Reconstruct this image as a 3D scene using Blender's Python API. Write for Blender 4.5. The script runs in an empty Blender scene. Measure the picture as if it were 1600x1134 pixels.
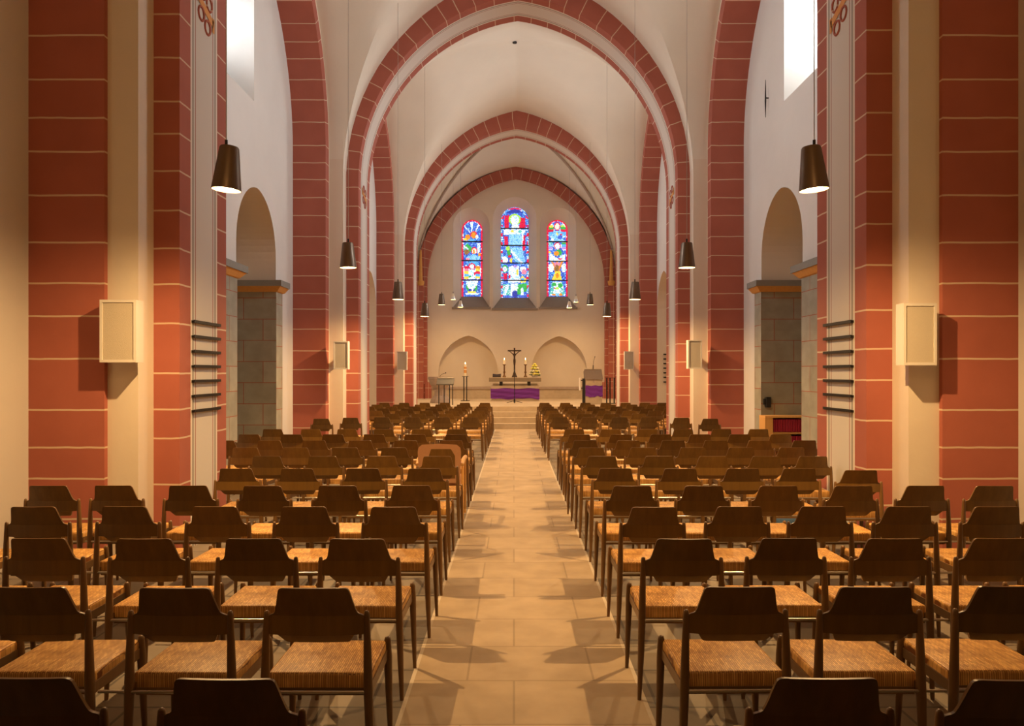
import bpy, bmesh, math, random
from mathutils import Vector, Matrix
random.seed(7)
PI = math.pi
SC = bpy.context.scene
COL = SC.collection

# ------------------------------------------------------------------ camera, world, exposure
cam_d = bpy.data.cameras.new('camera'); cam = bpy.data.objects.new('camera', cam_d); COL.objects.link(cam)
cam.location = (0, 0, 1.6); cam.rotation_euler = (PI/2, 0, 0)
cam_d.sensor_width = 36; cam_d.lens = 27.0; cam_d.shift_x = -3/1600; cam_d.shift_y = 16/1600
cam_d.clip_start = 0.05; cam_d.clip_end = 200
SC.camera = cam
w = bpy.data.worlds.new('world'); SC.world = w; w.use_nodes = True
w.node_tree.nodes['Background'].inputs[0].default_value = (0.55, 0.65, 0.85, 1)
w.node_tree.nodes['Background'].inputs[1].default_value = 1.0
SC.view_settings.view_transform = 'Standard'; SC.view_settings.look = 'None'
SC.view_settings.gamma = 1; SC.view_settings.use_curve_mapping = False
SC.view_settings.exposure = 0.0
SC.cycles.max_bounces = 10; SC.cycles.diffuse_bounces = 7
SC.cycles.sample_clamp_indirect = 4.0
SC.cycles.use_denoising = True
LAMP_COL = (1.0, 0.60, 0.245)
LAMP_W = 420.0            # nave pendants
REAR_FILL_W = 150.0           # added fill light behind the camera, no visible source
CHANCEL_W = 225.0
SKY_R = 8.0              # radiance of the right-hand clerestory panes
SKY_L = 1.6
DAY_R = 165.0            # daylight entering through each clerestory window
DAY_L = 140.0

# ------------------------------------------------------------------ measured plan (camera at the origin, y = depth)
NX = 0.08                # nave centre line
PIERS = [6.80, 14.62, 22.45]
PD = 1.10                # depth of a transverse arch
HS, CS, ZS = 3.04, 0.5, 5.30          # transverse arch: half span, centre offset, spring
VH = 3.27                              # vault half width
LF = 3.53                              # plane of the longitudinal arches
BACK = 30.4
REAR = -1.6

# ------------------------------------------------------------------ materials
def new_mat(name):
    m = bpy.data.materials.new(name); m.use_nodes = True
    nt = m.node_tree; b = nt.nodes['Principled BSDF']
    return m, nt, b
def N(nt, typ, **kw):
    n = nt.nodes.new(typ)
    for k, v in kw.items(): setattr(n, k, v)
    return n
def link(nt, a, b): nt.links.new(a, b)
def c4(c): return (c[0], c[1], c[2], 1)
def mixc(nt, fac, a, b):
    n = N(nt, 'ShaderNodeMix', data_type='RGBA')
    for s, v in ((n.inputs[0], fac), (n.inputs[6], a), (n.inputs[7], b)):
        if hasattr(v, 'is_linked'): link(nt, v, s)
        elif isinstance(v, (int, float)): s.default_value = v
        else: s.default_value = c4(v)
    return n.outputs[2]
def math_n(nt, op, a, b=None):
    n = N(nt, 'ShaderNodeMath', operation=op)
    for s, v in zip(n.inputs, (a, b)):
        if v is None: continue
        if hasattr(v, 'is_linked'): link(nt, v, s)
        else: s.default_value = v
    return n.outputs[0]
def bump(nt, b, h, strength=0.2, dist=0.01):
    n = N(nt, 'ShaderNodeBump'); n.inputs['Strength'].default_value = strength; n.inputs['Distance'].default_value = dist
    link(nt, h, n.inputs['Height']); link(nt, n.outputs[0], b.inputs['Normal'])
def plain(name, col, rough=0.6, metal=0.0, noise=0.0, scale=20, bmp=0.0, spec=0.5):
    m, nt, b = new_mat(name)
    b.inputs['Roughness'].default_value = rough; b.inputs['Metallic'].default_value = metal
    b.inputs['Specular IOR Level'].default_value = spec
    b.inputs['Base Color'].default_value = c4(col)
    if noise or bmp:
        tc = N(nt, 'ShaderNodeTexCoord'); nz = N(nt, 'ShaderNodeTexNoise')
        nz.inputs['Scale'].default_value = scale; nz.inputs['Detail'].default_value = 5
        link(nt, tc.outputs['Object'], nz.inputs['Vector'])
        if noise:
            o = mixc(nt, nz.outputs[0], tuple(x*(1-noise) for x in col), tuple(min(1, x*(1+noise)) for x in col))
            link(nt, o, b.inputs['Base Color'])
        if bmp: bump(nt, b, nz.outputs[0], bmp, 0.01)
    return m
def emis(name, col, s):
    m, nt, b = new_mat(name)
    b.inputs['Base Color'].default_value = c4(col)
    b.inputs['Emission Color'].default_value = c4(col); b.inputs['Emission Strength'].default_value = s
    return m
def plaster(name, col):
    m, nt, b = new_mat(name); b.inputs['Roughness'].default_value = 0.85; b.inputs['Specular IOR Level'].default_value = 0.25
    tc = N(nt, 'ShaderNodeTexCoord'); n1 = N(nt, 'ShaderNodeTexNoise'); n1.inputs['Scale'].default_value = 1.3; n1.inputs['Detail'].default_value = 6
    link(nt, tc.outputs['Object'], n1.inputs['Vector'])
    link(nt, mixc(nt, n1.outputs[0], tuple(x*0.92 for x in col), tuple(min(1, x*1.06) for x in col)), b.inputs['Base Color'])
    bump(nt, b, n1.outputs[0], 0.35, 0.05)
    return m
def red_blocks(name, grid=False):
    """red painted blocks with pale joints; UV v = metres along the band, u = metres across"""
    m, nt, b = new_mat(name); b.inputs['Roughness'].default_value = 0.75; b.inputs['Specular IOR Level'].default_value = 0.3
    uv = N(nt, 'ShaderNodeUVMap'); sp = N(nt, 'ShaderNodeSeparateXYZ'); link(nt, uv.outputs[0], sp.inputs[0])
    wob = N(nt, 'ShaderNodeTexNoise'); wob.inputs['Scale'].default_value = 3.0; link(nt, uv.outputs[0], wob.inputs['Vector'])
    v = math_n(nt, 'ADD', sp.outputs[1], math_n(nt, 'MULTIPLY', wob.outputs[0], 0.02))
    vo = N(nt, 'ShaderNodeTexVoronoi', voronoi_dimensions='1D', feature='DISTANCE_TO_EDGE')
    vo.inputs['Scale'].default_value = 2.9; vo.inputs['Randomness'].default_value = 0.6
    link(nt, v, vo.inputs['W'])
    line = math_n(nt, 'LESS_THAN', vo.outputs['Distance'], 0.022)
    if grid:
        fr = math_n(nt, 'FRACT', math_n(nt, 'MULTIPLY', math_n(nt, 'ADD', sp.outputs[0], 10.0), 1/0.19))
        line = math_n(nt, 'MAXIMUM', line, math_n(nt, 'LESS_THAN', fr, 0.06))
    tc = N(nt, 'ShaderNodeTexCoord'); nz = N(nt, 'ShaderNodeTexNoise'); nz.inputs['Scale'].default_value = 2.5; nz.inputs['Detail'].default_value = 6
    link(nt, tc.outputs['Object'], nz.inputs['Vector'])
    base = mixc(nt, nz.outputs[0], (0.33, 0.096, 0.066), (0.43, 0.135, 0.094))
    link(nt, mixc(nt, line, base, (0.62, 0.47, 0.34)), b.inputs['Base Color'])
    bump(nt, b, nz.outputs[0], 0.25, 0.02)
    return m
def panel_mat(name):
    """pale soffit panel with grey bands and thin red lines, UV u = 0..1 across"""
    m, nt, b = new_mat(name); b.inputs['Roughness'].default_value = 0.85; b.inputs['Specular IOR Level'].default_value = 0.25
    uv = N(nt, 'ShaderNodeUVMap'); sp = N(nt, 'ShaderNodeSeparateXYZ'); link(nt, uv.outputs[0], sp.inputs[0])
    d = math_n(nt, 'ABSOLUTE', math_n(nt, 'SUBTRACT', sp.outputs[0], 0.5))      # 0 centre .. 0.5 edge
    r = N(nt, 'ShaderNodeValToRGB'); r.color_ramp.interpolation = 'CONSTANT'
    e = r.color_ramp.elements
    cream = (0.63, 0.60, 0.55, 1); grey = (0.36, 0.33, 0.28, 1); red = (0.36, 0.13, 0.10, 1); white = (0.72, 0.66, 0.58, 1)
    e[0].position = 0; e[0].color = cream
    e[1].position = 0.315; e[1].color = red
    for p, c in ((0.335, cream), (0.385, grey), (0.445, white)):
        x = e.new(p); x.color = c
    link(nt, d, r.inputs[0])
    link(nt, r.outputs[0], b.inputs['Base Color'])
    return m
def ashlar(name, c1, c2, mortar, bw, bh, ms, offset=0.5, bmp=0.0, coord='UV', rough=0.8, rot=0.0):
    m, nt, b = new_mat(name); b.inputs['Roughness'].default_value = rough; b.inputs['Specular IOR Level'].default_value = 0.3
    uv = N(nt, 'ShaderNodeUVMap') if coord == 'UV' else N(nt, 'ShaderNodeTexCoord')
    src = uv.outputs[0] if coord == 'UV' else uv.outputs['Object']
    mp = N(nt, 'ShaderNodeMapping'); mp.inputs['Rotation'].default_value = (0, 0, rot); link(nt, src, mp.inputs[0])
    br = N(nt, 'ShaderNodeTexBrick'); br.offset = offset
    br.inputs['Color1'].default_value = c4(c1); br.inputs['Color2'].default_value = c4(c2); br.inputs['Mortar'].default_value = c4(mortar)
    br.inputs['Scale'].default_value = 1; br.inputs['Mortar Size'].default_value = ms; br.inputs['Brick Width'].default_value = bw; br.inputs['Row Height'].default_value = bh
    br.inputs['Mortar Smooth'].default_value = 0.1
    link(nt, mp.outputs[0], br.inputs['Vector'])
    nz = N(nt, 'ShaderNodeTexNoise'); nz.inputs['Scale'].default_value = 4; nz.inputs['Detail'].default_value = 7
    link(nt, src, nz.inputs['Vector'])
    mx = N(nt, 'ShaderNodeMix', data_type='RGBA', blend_type='MULTIPLY'); mx.inputs[0].default_value = 0.6
    link(nt, br.outputs[0], mx.inputs[6])
    rp = N(nt, 'ShaderNodeValToRGB'); rp.color_ramp.elements[0].position = 0.3; rp.color_ramp.elements[0].color = (0.62, 0.6, 0.58, 1)
    rp.color_ramp.elements[1].position = 0.7; rp.color_ramp.elements[1].color = (1, 1, 1, 1)
    link(nt, nz.outputs[0], rp.inputs[0]); link(nt, rp.outputs[0], mx.inputs[7])
    link(nt, mx.outputs[2], b.inputs['Base Color'])
    if bmp: bump(nt, b, br.outputs['Fac'], -bmp, 0.004)
    return m
def wood(name, c1, c2, rough=0.35, scale=1.0):
    m, nt, b = new_mat(name); b.inputs['Roughness'].default_value = rough
    tc = N(nt, 'ShaderNodeTexCoord'); mp = N(nt, 'ShaderNodeMapping'); mp.inputs['Scale'].default_value = (26*scale, 26*scale, 2.2*scale)
    link(nt, tc.outputs['Object'], mp.inputs[0])
    oi = N(nt, 'ShaderNodeObjectInfo')
    nz = N(nt, 'ShaderNodeTexNoise', noise_dimensions='4D'); nz.inputs['Scale'].default_value = 1; nz.inputs['Detail'].default_value = 6; nz.inputs['Roughness'].default_value = 0.6
    link(nt, mp.outputs[0], nz.inputs['Vector']); link(nt, math_n(nt, 'MULTIPLY', oi.outputs['Random'], 40), nz.inputs['W'])
    o = mixc(nt, nz.outputs[0], c1, c2)
    hv = N(nt, 'ShaderNodeHueSaturation'); link(nt, math_n(nt, 'ADD', math_n(nt, 'MULTIPLY', oi.outputs['Random'], 0.5), 0.75), hv.inputs['Value'])
    link(nt, o, hv.inputs['Color']); link(nt, hv.outputs[0], b.inputs['Base Color'])
    bump(nt, b, nz.outputs[0], 0.08, 0.004)
    return m
def weave(name):
    m, nt, b = new_mat(name); b.inputs['Roughness'].default_value = 0.52; b.inputs['Specular IOR Level'].default_value = 0.35
    tc = N(nt, 'ShaderNodeTexCoord'); oi = N(nt, 'ShaderNodeObjectInfo')
    nz = N(nt, 'ShaderNodeTexNoise'); nz.inputs['Scale'].default_value = 11; nz.inputs['Detail'].default_value = 5
    nw = N(nt, 'ShaderNodeTexNoise', noise_dimensions='4D'); nw.inputs['Scale'].default_value = 9; nw.inputs['Detail'].default_value = 2
    link(nt, math_n(nt, 'MULTIPLY', oi.outputs['Random'], 30), nw.inputs['W'])
    for n in (nz, nw): link(nt, tc.outputs['Object'], n.inputs['Vector'])
    va = N(nt, 'ShaderNodeVectorMath', operation='SCALE'); va.inputs['Scale'].default_value = 0.012; link(nt, nw.outputs['Color'], va.inputs[0])
    vb = N(nt, 'ShaderNodeVectorMath', operation='ADD'); link(nt, tc.outputs['Object'], vb.inputs[0]); link(nt, va.outputs[0], vb.inputs[1])
    mp = N(nt, 'ShaderNodeMapping'); mp.inputs['Rotation'].default_value = (0, 0, PI/2); link(nt, vb.outputs[0], mp.inputs[0])
    br = N(nt, 'ShaderNodeTexBrick'); br.offset = 0.5; link(nt, mp.outputs[0], br.inputs['Vector'])
    br.inputs['Scale'].default_value = 1; br.inputs['Brick Width'].default_value = 0.030; br.inputs['Row Height'].default_value = 0.0085; br.inputs['Mortar Size'].default_value = 0.0013; br.inputs['Mortar Smooth'].default_value = 0.6
    br.inputs['Color1'].default_value = (0.55, 0.28, 0.070, 1); br.inputs['Color2'].default_value = (0.90, 0.55, 0.18, 1); br.inputs['Mortar'].default_value = (0.22, 0.075, 0.016, 1)
    mx = N(nt, 'ShaderNodeMix', data_type='RGBA', blend_type='MULTIPLY'); mx.inputs[0].default_value = 1.0
    rp = N(nt, 'ShaderNodeValToRGB'); rp.color_ramp.elements[0].position = 0.3; rp.color_ramp.elements[0].color = (0.62, 0.55, 0.48, 1); rp.color_ramp.elements[1].position = 0.68
    link(nt, nz.outputs[0], rp.inputs[0]); link(nt, br.outputs[0], mx.inputs[6]); link(nt, rp.outputs[0], mx.inputs[7])
    hv = N(nt, 'ShaderNodeHueSaturation'); link(nt, math_n(nt, 'ADD', math_n(nt, 'MULTIPLY', oi.outputs['Random'], 0.4), 0.8), hv.inputs['Value']); link(nt, mx.outputs[2], hv.inputs['Color'])
    link(nt, hv.outputs[0], b.inputs['Base Color'])
    bump(nt, b, br.outputs['Fac'], -0.8, 0.003)
    return m

M = dict(
    plaster=plaster('plaster', (0.70, 0.615, 0.50)),
    plaster_w=plaster('plaster_white', (0.62, 0.585, 0.54)),
    vault=plaster('vault_plaster', (0.72, 0.67, 0.565)),
    red=red_blocks('red_blocks'), redgrid=red_blocks('red_small_blocks', True),
    panel=panel_mat('soffit_panel'),
    ash=ashlar('painted_ashlar', (0.33, 0.31, 0.235), (0.40, 0.375, 0.29), (0.36, 0.12, 0.07), 0.62, 0.36, 0.006),
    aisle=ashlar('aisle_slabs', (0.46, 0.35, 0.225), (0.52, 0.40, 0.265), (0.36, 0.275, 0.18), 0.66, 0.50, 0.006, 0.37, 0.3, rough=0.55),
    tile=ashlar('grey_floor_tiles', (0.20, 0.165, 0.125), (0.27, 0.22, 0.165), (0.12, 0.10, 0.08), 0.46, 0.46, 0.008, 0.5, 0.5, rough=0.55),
    border=plain('pale_border_stone', (0.56, 0.48, 0.37), 0.6, noise=0.15),
    stone=plain('sandstone', (0.50, 0.40, 0.28), 0.7, noise=0.22, scale=6, bmp=0.15),
    pstone=plain('pink_stone', (0.40, 0.31, 0.25), 0.75, noise=0.2, scale=7, bmp=0.2),
    slab=plain('grey_brown_stone', (0.25, 0.195, 0.13), 0.7, noise=0.15, scale=8),
    slate=plain('slate_grey', (0.11, 0.10, 0.085), 0.6, noise=0.15),
    slate2=plain('taupe_stone', (0.24, 0.19, 0.16), 0.7, noise=0.1),
    grey=plain('grey_paint', (0.22, 0.21, 0.18), 0.7, noise=0.1),
    yellow=plain('ochre_paint', (0.62, 0.31, 0.075), 0.7, noise=0.12),
    wood=wood('dark_stained_beech', (0.070, 0.033, 0.006), (0.200, 0.104, 0.022), 0.36),
    legwood=wood('leg_beech', (0.11, 0.052, 0.016), (0.20, 0.105, 0.034), 0.38),
    weave=weave('woven_rush'),
    steel=plain('steel', (0.62, 0.57, 0.48), 0.28, 1.0),
    iron=plain('black_iron', (0.02, 0.019, 0.018), 0.45, 0.6),
    bronze=plain('bronze', (0.055, 0.032, 0.018), 0.45, 0.5, noise=0.3),
    brass=plain('brass', (0.17, 0.085, 0.03), 0.4, 0.6),
    shade=plain('lamp_bronze', (0.15, 0.10, 0.06), 0.4, 0.5, noise=0.15, scale=8),
    silver=plain('silver_shade', (0.75, 0.72, 0.68), 0.3, 0.6),
    inner=plain('lamp_inner', (0.8, 0.7, 0.5), 0.4),
    glow=emis('lamp_glow', (1.0, 0.74, 0.42), 12.0),
    flame=emis('flame', (1.0, 0.75, 0.35), 12.0),
    wax=plain('wax', (0.85, 0.74, 0.52), 0.5),
    cord=plain('cord', (0.38, 0.33, 0.28), 0.7),
    white=plain('white_lacquer', (0.66, 0.62, 0.55), 0.5),
    grille=plain('speaker_grille', (0.50, 0.44, 0.34), 0.8, noise=0.12, scale=220, bmp=0.3),
    purple=plain('purple_cloth', (0.16, 0.026, 0.30), 0.85, noise=0.1, scale=6),
    black=plain('black', (0.012, 0.011, 0.010), 0.5),
    tan=plain('tan_upholstery', (0.52, 0.28, 0.15), 0.9, noise=0.08, scale=30),
    honey=wood('honey_wood', (0.55, 0.29, 0.08), (0.68, 0.38, 0.13), 0.4),
    bookred=plain('crimson_binding', (0.32, 0.012, 0.045), 0.5, noise=0.2, scale=30),
    paper=plain('paper', (0.85, 0.83, 0.80), 0.8),
    green=plain('leaf', (0.06, 0.14, 0.025), 0.6, noise=0.3, scale=40),
    petal=plain('yellow_petal', (0.88, 0.78, 0.14), 0.6, noise=0.2, scale=40),
    petalw=plain('cream_petal', (0.88, 0.83, 0.55), 0.6),
    orange=plain('orange_paint', (0.62, 0.27, 0.06), 0.7),
    blue=plain('blue_cloth', (0.07, 0.14, 0.26), 0.8),
    skyL=emis('daylight_left', (0.86, 0.93, 1.0), SKY_L),
    skyR=emis('daylight_right', (0.90, 0.96, 1.0), SKY_R),
    lead=plain('lead', (0.03, 0.03, 0.035), 0.6),
    sill=plain('window_sill', (0.30, 0.25, 0.20), 0.8, noise=0.1),
)

# ------------------------------------------------------------------ mesh builder
class MB:
    def __init__(self): self.v = []; self.f = []; self.mi = []; self.uv = []; self.mats = []
    def m(self, name):
        if name not in self.mats: self.mats.append(name)
        return self.mats.index(name)
    def face(self, pts, mat, uvs=None):
        i0 = len(self.v); self.v += [tuple(p) for p in pts]
        self.f.append(list(range(i0, i0+len(pts)))); self.mi.append(self.m(mat))
        self.uv.append(uvs if uvs else [(p[0]+p[1], p[2]) for p in pts])
    def grid(self, P, mat, UV=None, closed=False):
        """P[i][j] points, shared vertices (smooth)"""
        i0 = len(self.v); n = len(P); k = len(P[0])
        for row in P: self.v += [tuple(p) for p in row]
        mi = self.m(mat)
        for i in range(n-1):
            for j in range(k if closed else k-1):
                j2 = (j+1) % k
                q = [(i, j), (i, j2), (i+1, j2), (i+1, j)]
                self.f.append([i0+a*k+b for a, b in q]); self.mi.append(mi)
                self.uv.append([UV[a][b] for a, b in q] if UV else [(P[a][b][0]+P[a][b][1], P[a][b][2]) for a, b in q])
    def box(self, a, b, mat):
        x0, y0, z0 = a; x1, y1, z1 = b
        F = [((x0,y0,z0),(x1,y0,z0),(x1,y0,z1),(x0,y0,z1)), ((x1,y1,z0),(x0,y1,z0),(x0,y1,z1),(x1,y1,z1)),
             ((x0,y1,z0),(x0,y0,z0),(x0,y0,z1),(x0,y1,z1)), ((x1,y0,z0),(x1,y1,z0),(x1,y1,z1),(x1,y0,z1)),
             ((x0,y0,z1),(x1,y0,z1),(x1,y1,z1),(x0,y1,z1)), ((x0,y1,z0),(x1,y1,z0),(x1,y0,z0),(x0,y0,z0))]
        for i, q in enumerate(F):
            uv = [(p[0], p[1]) for p in q] if i > 3 else ([(p[0], p[2]) for p in q] if i < 2 else [(p[1], p[2]) for p in q])
            self.face(q, mat, uv)
    def tube(self, pts, rad, mat, n=10, caps=True):
        pts = [Vector(p) for p in pts]
        if not isinstance(rad, (list, tuple)): rad = [rad]*len(pts)
        rings = []
        T = [(pts[min(i+1, len(pts)-1)] - pts[max(i-1, 0)]).normalized() for i in range(len(pts))]
        ref = min((Vector((1, 0, 0)), Vector((0, 1, 0)), Vector((0, 0, 1))), key=lambda r: max(abs(t.dot(r)) for t in T))
        for i, p in enumerate(pts):
            u = T[i].cross(ref).normalized(); v = T[i].cross(u).normalized()
            rings.append([p + (u*math.cos(2*PI*k/n) + v*math.sin(2*PI*k/n))*rad[i] for k in range(n)])
        self.grid(rings, mat, closed=True)
        if caps:
            self.face(list(reversed(rings[0])), mat); self.face(rings[-1], mat)
    def lathe(self, prof, mat, c=(0, 0, 0), n=20, sx=1, sy=1, rot=0):
        rings = [[(c[0]+sx*r*math.cos(2*PI*k/n+rot), c[1]+sy*r*math.sin(2*PI*k/n+rot), c[2]+z) for k in range(n)] for r, z in prof]
        self.grid(rings, mat, closed=True)
    def ball(self, c, r, mat, n=10, sz=(1, 1, 1)):
        rings = []
        for i in range(n//2+1):
            a = -PI/2 + PI*i/(n//2); rr = max(1e-4, math.cos(a))
            rings.append([(c[0]+sz[0]*r*rr*math.cos(2*PI*k/n), c[1]+sz[1]*r*rr*math.sin(2*PI*k/n), c[2]+sz[2]*r*math.sin(a)) for k in range(n)])
        self.grid(rings, mat, closed=True)
    def build(self, name, parent=None, smooth=None, loc=None, recalc=True):
        me = bpy.data.meshes.new(name); me.from_pydata(self.v, [], self.f)
        for mn in self.mats: me.materials.append(M[mn])
        me.polygons.foreach_set('material_index', self.mi)
        ul = me.uv_layers.new(name='UVMap'); k = 0
        flat = [c for fu in self.uv for c in fu]
        for i, c in enumerate(flat): ul.data[i].uv = c
        bm = bmesh.new(); bm.from_mesh(me)
        bmesh.ops.remove_doubles(bm, verts=bm.verts, dist=1e-5)
        if recalc: bmesh.ops.recalc_face_normals(bm, faces=bm.faces)
        bm.to_mesh(me); bm.free()
        if smooth is not None:
            me.polygons.foreach_set('use_smooth', [True]*len(me.polygons)); me.set_sharp_from_angle(angle=math.radians(smooth))
        me.update()
        o = bpy.data.objects.new(name, me); COL.objects.link(o)
        if parent: o.parent = parent
        if loc: o.location = loc
        return o
def rbox(mb, a, b, mat, r=0.01, seg=2):
    bm = bmesh.new(); bmesh.ops.create_cube(bm, size=1)
    for v in bm.verts: v.co = Vector(((a[i]+b[i])/2 + v.co[i]*(b[i]-a[i]) for i in range(3)))
    bmesh.ops.bevel(bm, geom=list(bm.edges), offset=r, segments=seg, profile=0.5, affect='EDGES')
    bm.verts.index_update(); i0 = len(mb.v); mb.v += [tuple(v.co) for v in bm.verts]; mi = mb.m(mat)
    for f in bm.faces:
        mb.f.append([i0+v.index for v in f.verts]); mb.mi.append(mi); mb.uv.append([(v.co.x, v.co.y) for v in f.verts])
    bm.free()
def xform(mb, mtx, start=0):
    for i in range(start, len(mb.v)): mb.v[i] = tuple(mtx @ Vector(mb.v[i]))
def thing(name, label, cat, loc=(0, 0, 0), rz=0, group=None):
    o = bpy.data.objects.new(name, None); COL.objects.link(o); o.empty_display_size = 0.1
    o.location = loc; o.rotation_euler = (0, 0, rz); o['label'] = label; o['category'] = cat
    if group: o['group'] = group
    return o
def tag(o, label, cat, group=None):
    o['label'] = label; o['category'] = cat
    if group: o['group'] = group
    return o
def struct(o): o['kind'] = 'structure'; return o
def dup(root, loc, rz=0, label=None, group=None):
    r = root.copy(); COL.objects.link(r); r.location = loc; r.rotation_euler = (0, 0, rz)
    if label: r['label'] = label
    if group: r['group'] = group
    for ch in list(root.children):
        c = ch.copy(); COL.objects.link(c); c.parent = r
        for g in ch.children:
            d = g.copy(); COL.objects.link(d); d.parent = c
    return r
ORD = ['first', 'second', 'third', 'fourth', 'fifth', 'sixth', 'seventh', 'eighth', 'ninth', 'tenth', 'eleventh', 'twelfth', 'thirteenth', 'fourteenth', 'fifteenth', 'sixteenth', 'seventeenth', 'eighteenth', 'nineteenth', 'twentieth']

# ------------------------------------------------------------------ arch maths
def arch_pts(hs, c, zs, z0=0.0, n=24, nv=1):
    """pointed arch outline from (-hs,z0) over the apex to (hs,z0): list of (x, z, nx, nz, s)"""
    R = hs + c; a1 = math.acos(c/R); out = []
    for i in range(nv): out.append((-hs, z0+(zs-z0)*i/nv, -1.0, 0.0))
    left = []
    for i in range(n+1):
        a = a1*i/n; left.append((c - R*math.cos(a), zs + R*math.sin(a), -math.cos(a), math.sin(a)))
    out += left
    right = [(-x, z, -nx, nz) for x, z, nx, nz in reversed(left[:-1])]
    out += right
    for i in range(nv): out.append((hs, zs-(zs-z0)*(i+1)/nv, 1.0, 0.0))
    s = 0; res = []
    for i, p in enumerate(out):
        if i: s += math.hypot(p[0]-out[i-1][0], p[1]-out[i-1][1])
        res.append((*p, s))
    return res
def sweep(mb, path, prof, place):
    """prof: list of (offset_from_intrados, depth, material_of_the_strip_to_the_next)"""
    for k in range(len(prof)-1):
        (o1, d1, mat), (o2, d2, _) = prof[k], prof[k+1]
        P, U = [], []
        wdt = math.hypot(o2-o1, d2-d1)
        u2 = 1.0 if mat == 'panel' else wdt
        apex = len(path)//2
        for i, (x, z, nx, nz, s) in enumerate(path):
            if i == apex: nx, nz = 0.0, 1.0/max(0.35, abs(path[i-1][3]))
            P.append([place(x+nx*o1, z+nz*o1, d1), place(x+nx*o2, z+nz*o2, d2)])
            U.append([(0.0, s), (u2, s)])
        mb.grid(P, mat, U)
def Pz(x, hs, c, zs):
    x = abs(x)
    if x >= hs: return -1
    return zs + math.sqrt(max(0, (hs+c)**2 - (x+c)**2))
def Pinv(z, hs, c, zs):
    return math.sqrt(max(0, (hs+c)**2 - (z-zs)**2)) - c
VC = 0.775; QZ = 5.6; TOP = ZS + math.sqrt((VH+VC)**2 - VC**2)
CV = dict(VH=3.95, VC=(4.36**2-3.95**2)/(2*3.95), TOP=9.66, LF=4.05)      # chancel cell
def vparams(half):
    ch = half > 3.4
    vh, vc = (CV['VH'], CV['VC']) if ch else (VH, VC)
    top = CV['TOP'] if ch else TOP
    bq = half - (0.12 if ch else 0.28); rise = top - QZ
    return vh, vc, top, bq, (rise*rise - bq*bq)/(2*bq), (CV['LF'] if ch else LF)
def crown(a, b, top):
    m_ = max(a, b); k = 1.5*max(0.0, min(1.0, (m_-ZS)/(top-ZS)))**3
    if k < 1e-3 or min(a, b) < 0: return m_
    h = max(0.0, min(1.0, 0.5+0.5*(a-b)/k)); return b+(a-b)*h+k*h*(1-h)
def vault_z(x, y, yc, half):
    vh, vc, top, bq, cq, lf = vparams(half); dx = x-NX; dy = y-yc
    z = crown(Pz(dx, vh, vc, ZS), Pz(dy, bq, cq, QZ), top)
    return z + 0.20*max(0, 1-(dx/vh)**2)*max(0, 1-(dy/half)**2)

# ------------------------------------------------------------------ setting: floor
mb = MB()
AL, AR = -0.54, 0.65
def floor_quad(x0, x1, y0, y1, z, mat, sw=False):
    mb.face([(x0,y0,z),(x1,y0,z),(x1,y1,z),(x0,y1,z)], mat, [(x0,y0),(x1,y0),(x1,y1),(x0,y1)])
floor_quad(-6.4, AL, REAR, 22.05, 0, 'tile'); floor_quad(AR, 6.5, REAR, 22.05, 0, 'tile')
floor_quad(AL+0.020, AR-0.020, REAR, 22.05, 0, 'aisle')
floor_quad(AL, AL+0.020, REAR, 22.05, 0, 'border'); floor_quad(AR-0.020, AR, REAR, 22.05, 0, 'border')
struct(mb.build('floor'))
mb = MB()
for i in range(4):
    y0 = 22.0 + 0.35*i; z0 = 0.15*i
    xw = 1.35 if i < 3 else 4.6
    for x0, x1 in ([(-xw+NX, xw+NX)]):
        pass
for i in range(4):
    y0 = 22.0 + 0.35*i; y1 = BACK+0.1 if i == 3 else y0+0.37
    mb.box((NX-4.2, y0, 0.15*i - (0.0 if i else 0.02)), (NX+4.2, y1, 0.15*(i+1)), 'stone')
struct(mb.build('chancel_steps'))

# ------------------------------------------------------------------ setting: transverse arches with their piers
def trans_arch(y0, idx):
    mb = MB()
    path = arch_pts(HS, CS, ZS, 0, 26)
    prof = [(0.62, y0, 'red'), (0.0, y0, 'red'), (0.0, y0+0.23, 'panel'), (0.0, y0+PD-0.24, 'red'), (0.0, y0+PD, 'red'), (0.62, y0+PD, 'red')]
    sweep(mb, path, prof, lambda x, z, d: (NX+x, d, z))
    struct(mb.build('trim_%d' % idx, smooth=40))
for i, y in enumerate(PIERS): trans_arch(y, i+1)

# painted ornament on the soffit at the springing
def ornament(y0, side, idx):
    mb = MB(); x = NX + side*(HS-0.004); yc = y0+PD/2; zc = 5.02
    def P(u, v): return (x, yc+u, zc+v)
    def bar(a, b, w, mat):
        a = Vector(P(*a)); b = Vector(P(*b)); t = (b-a).normalized(); n = Vector((1, 0, 0)).cross(t)*w/2
        s = Vector((-side*0.003, 0, 0))
        mb.face([a-n, a+n, b+n, b-n], mat); mb.face([a-n+s, a+n+s, b+n+s, b-n+s], mat)
    bar((-0.2, 0.13), (0.2, 0.0), 0.075, 'orange'); bar((-0.2, 0.20), (-0.2, 0.06), 0.05, 'orange'); bar((0.2, 0.06), (0.2, -0.08), 0.05, 'orange')
    for cu, cv in ((-0.09, -0.02), (0.06, -0.09), (-0.05, 0.2), (0.1, 0.15)):
        pts = [P(cu+0.065*math.cos(2*PI*k/14), cv+0.065*math.sin(2*PI*k/14)) for k in range(15)]
        mb.tube(pts, 0.012, 'red', 5, False)
    struct(mb.build('trim_%d' % idx))
k = 20
for y in PIERS[:2]:
    for s in (-1, 1): ornament(y, s, k); k += 1

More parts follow.
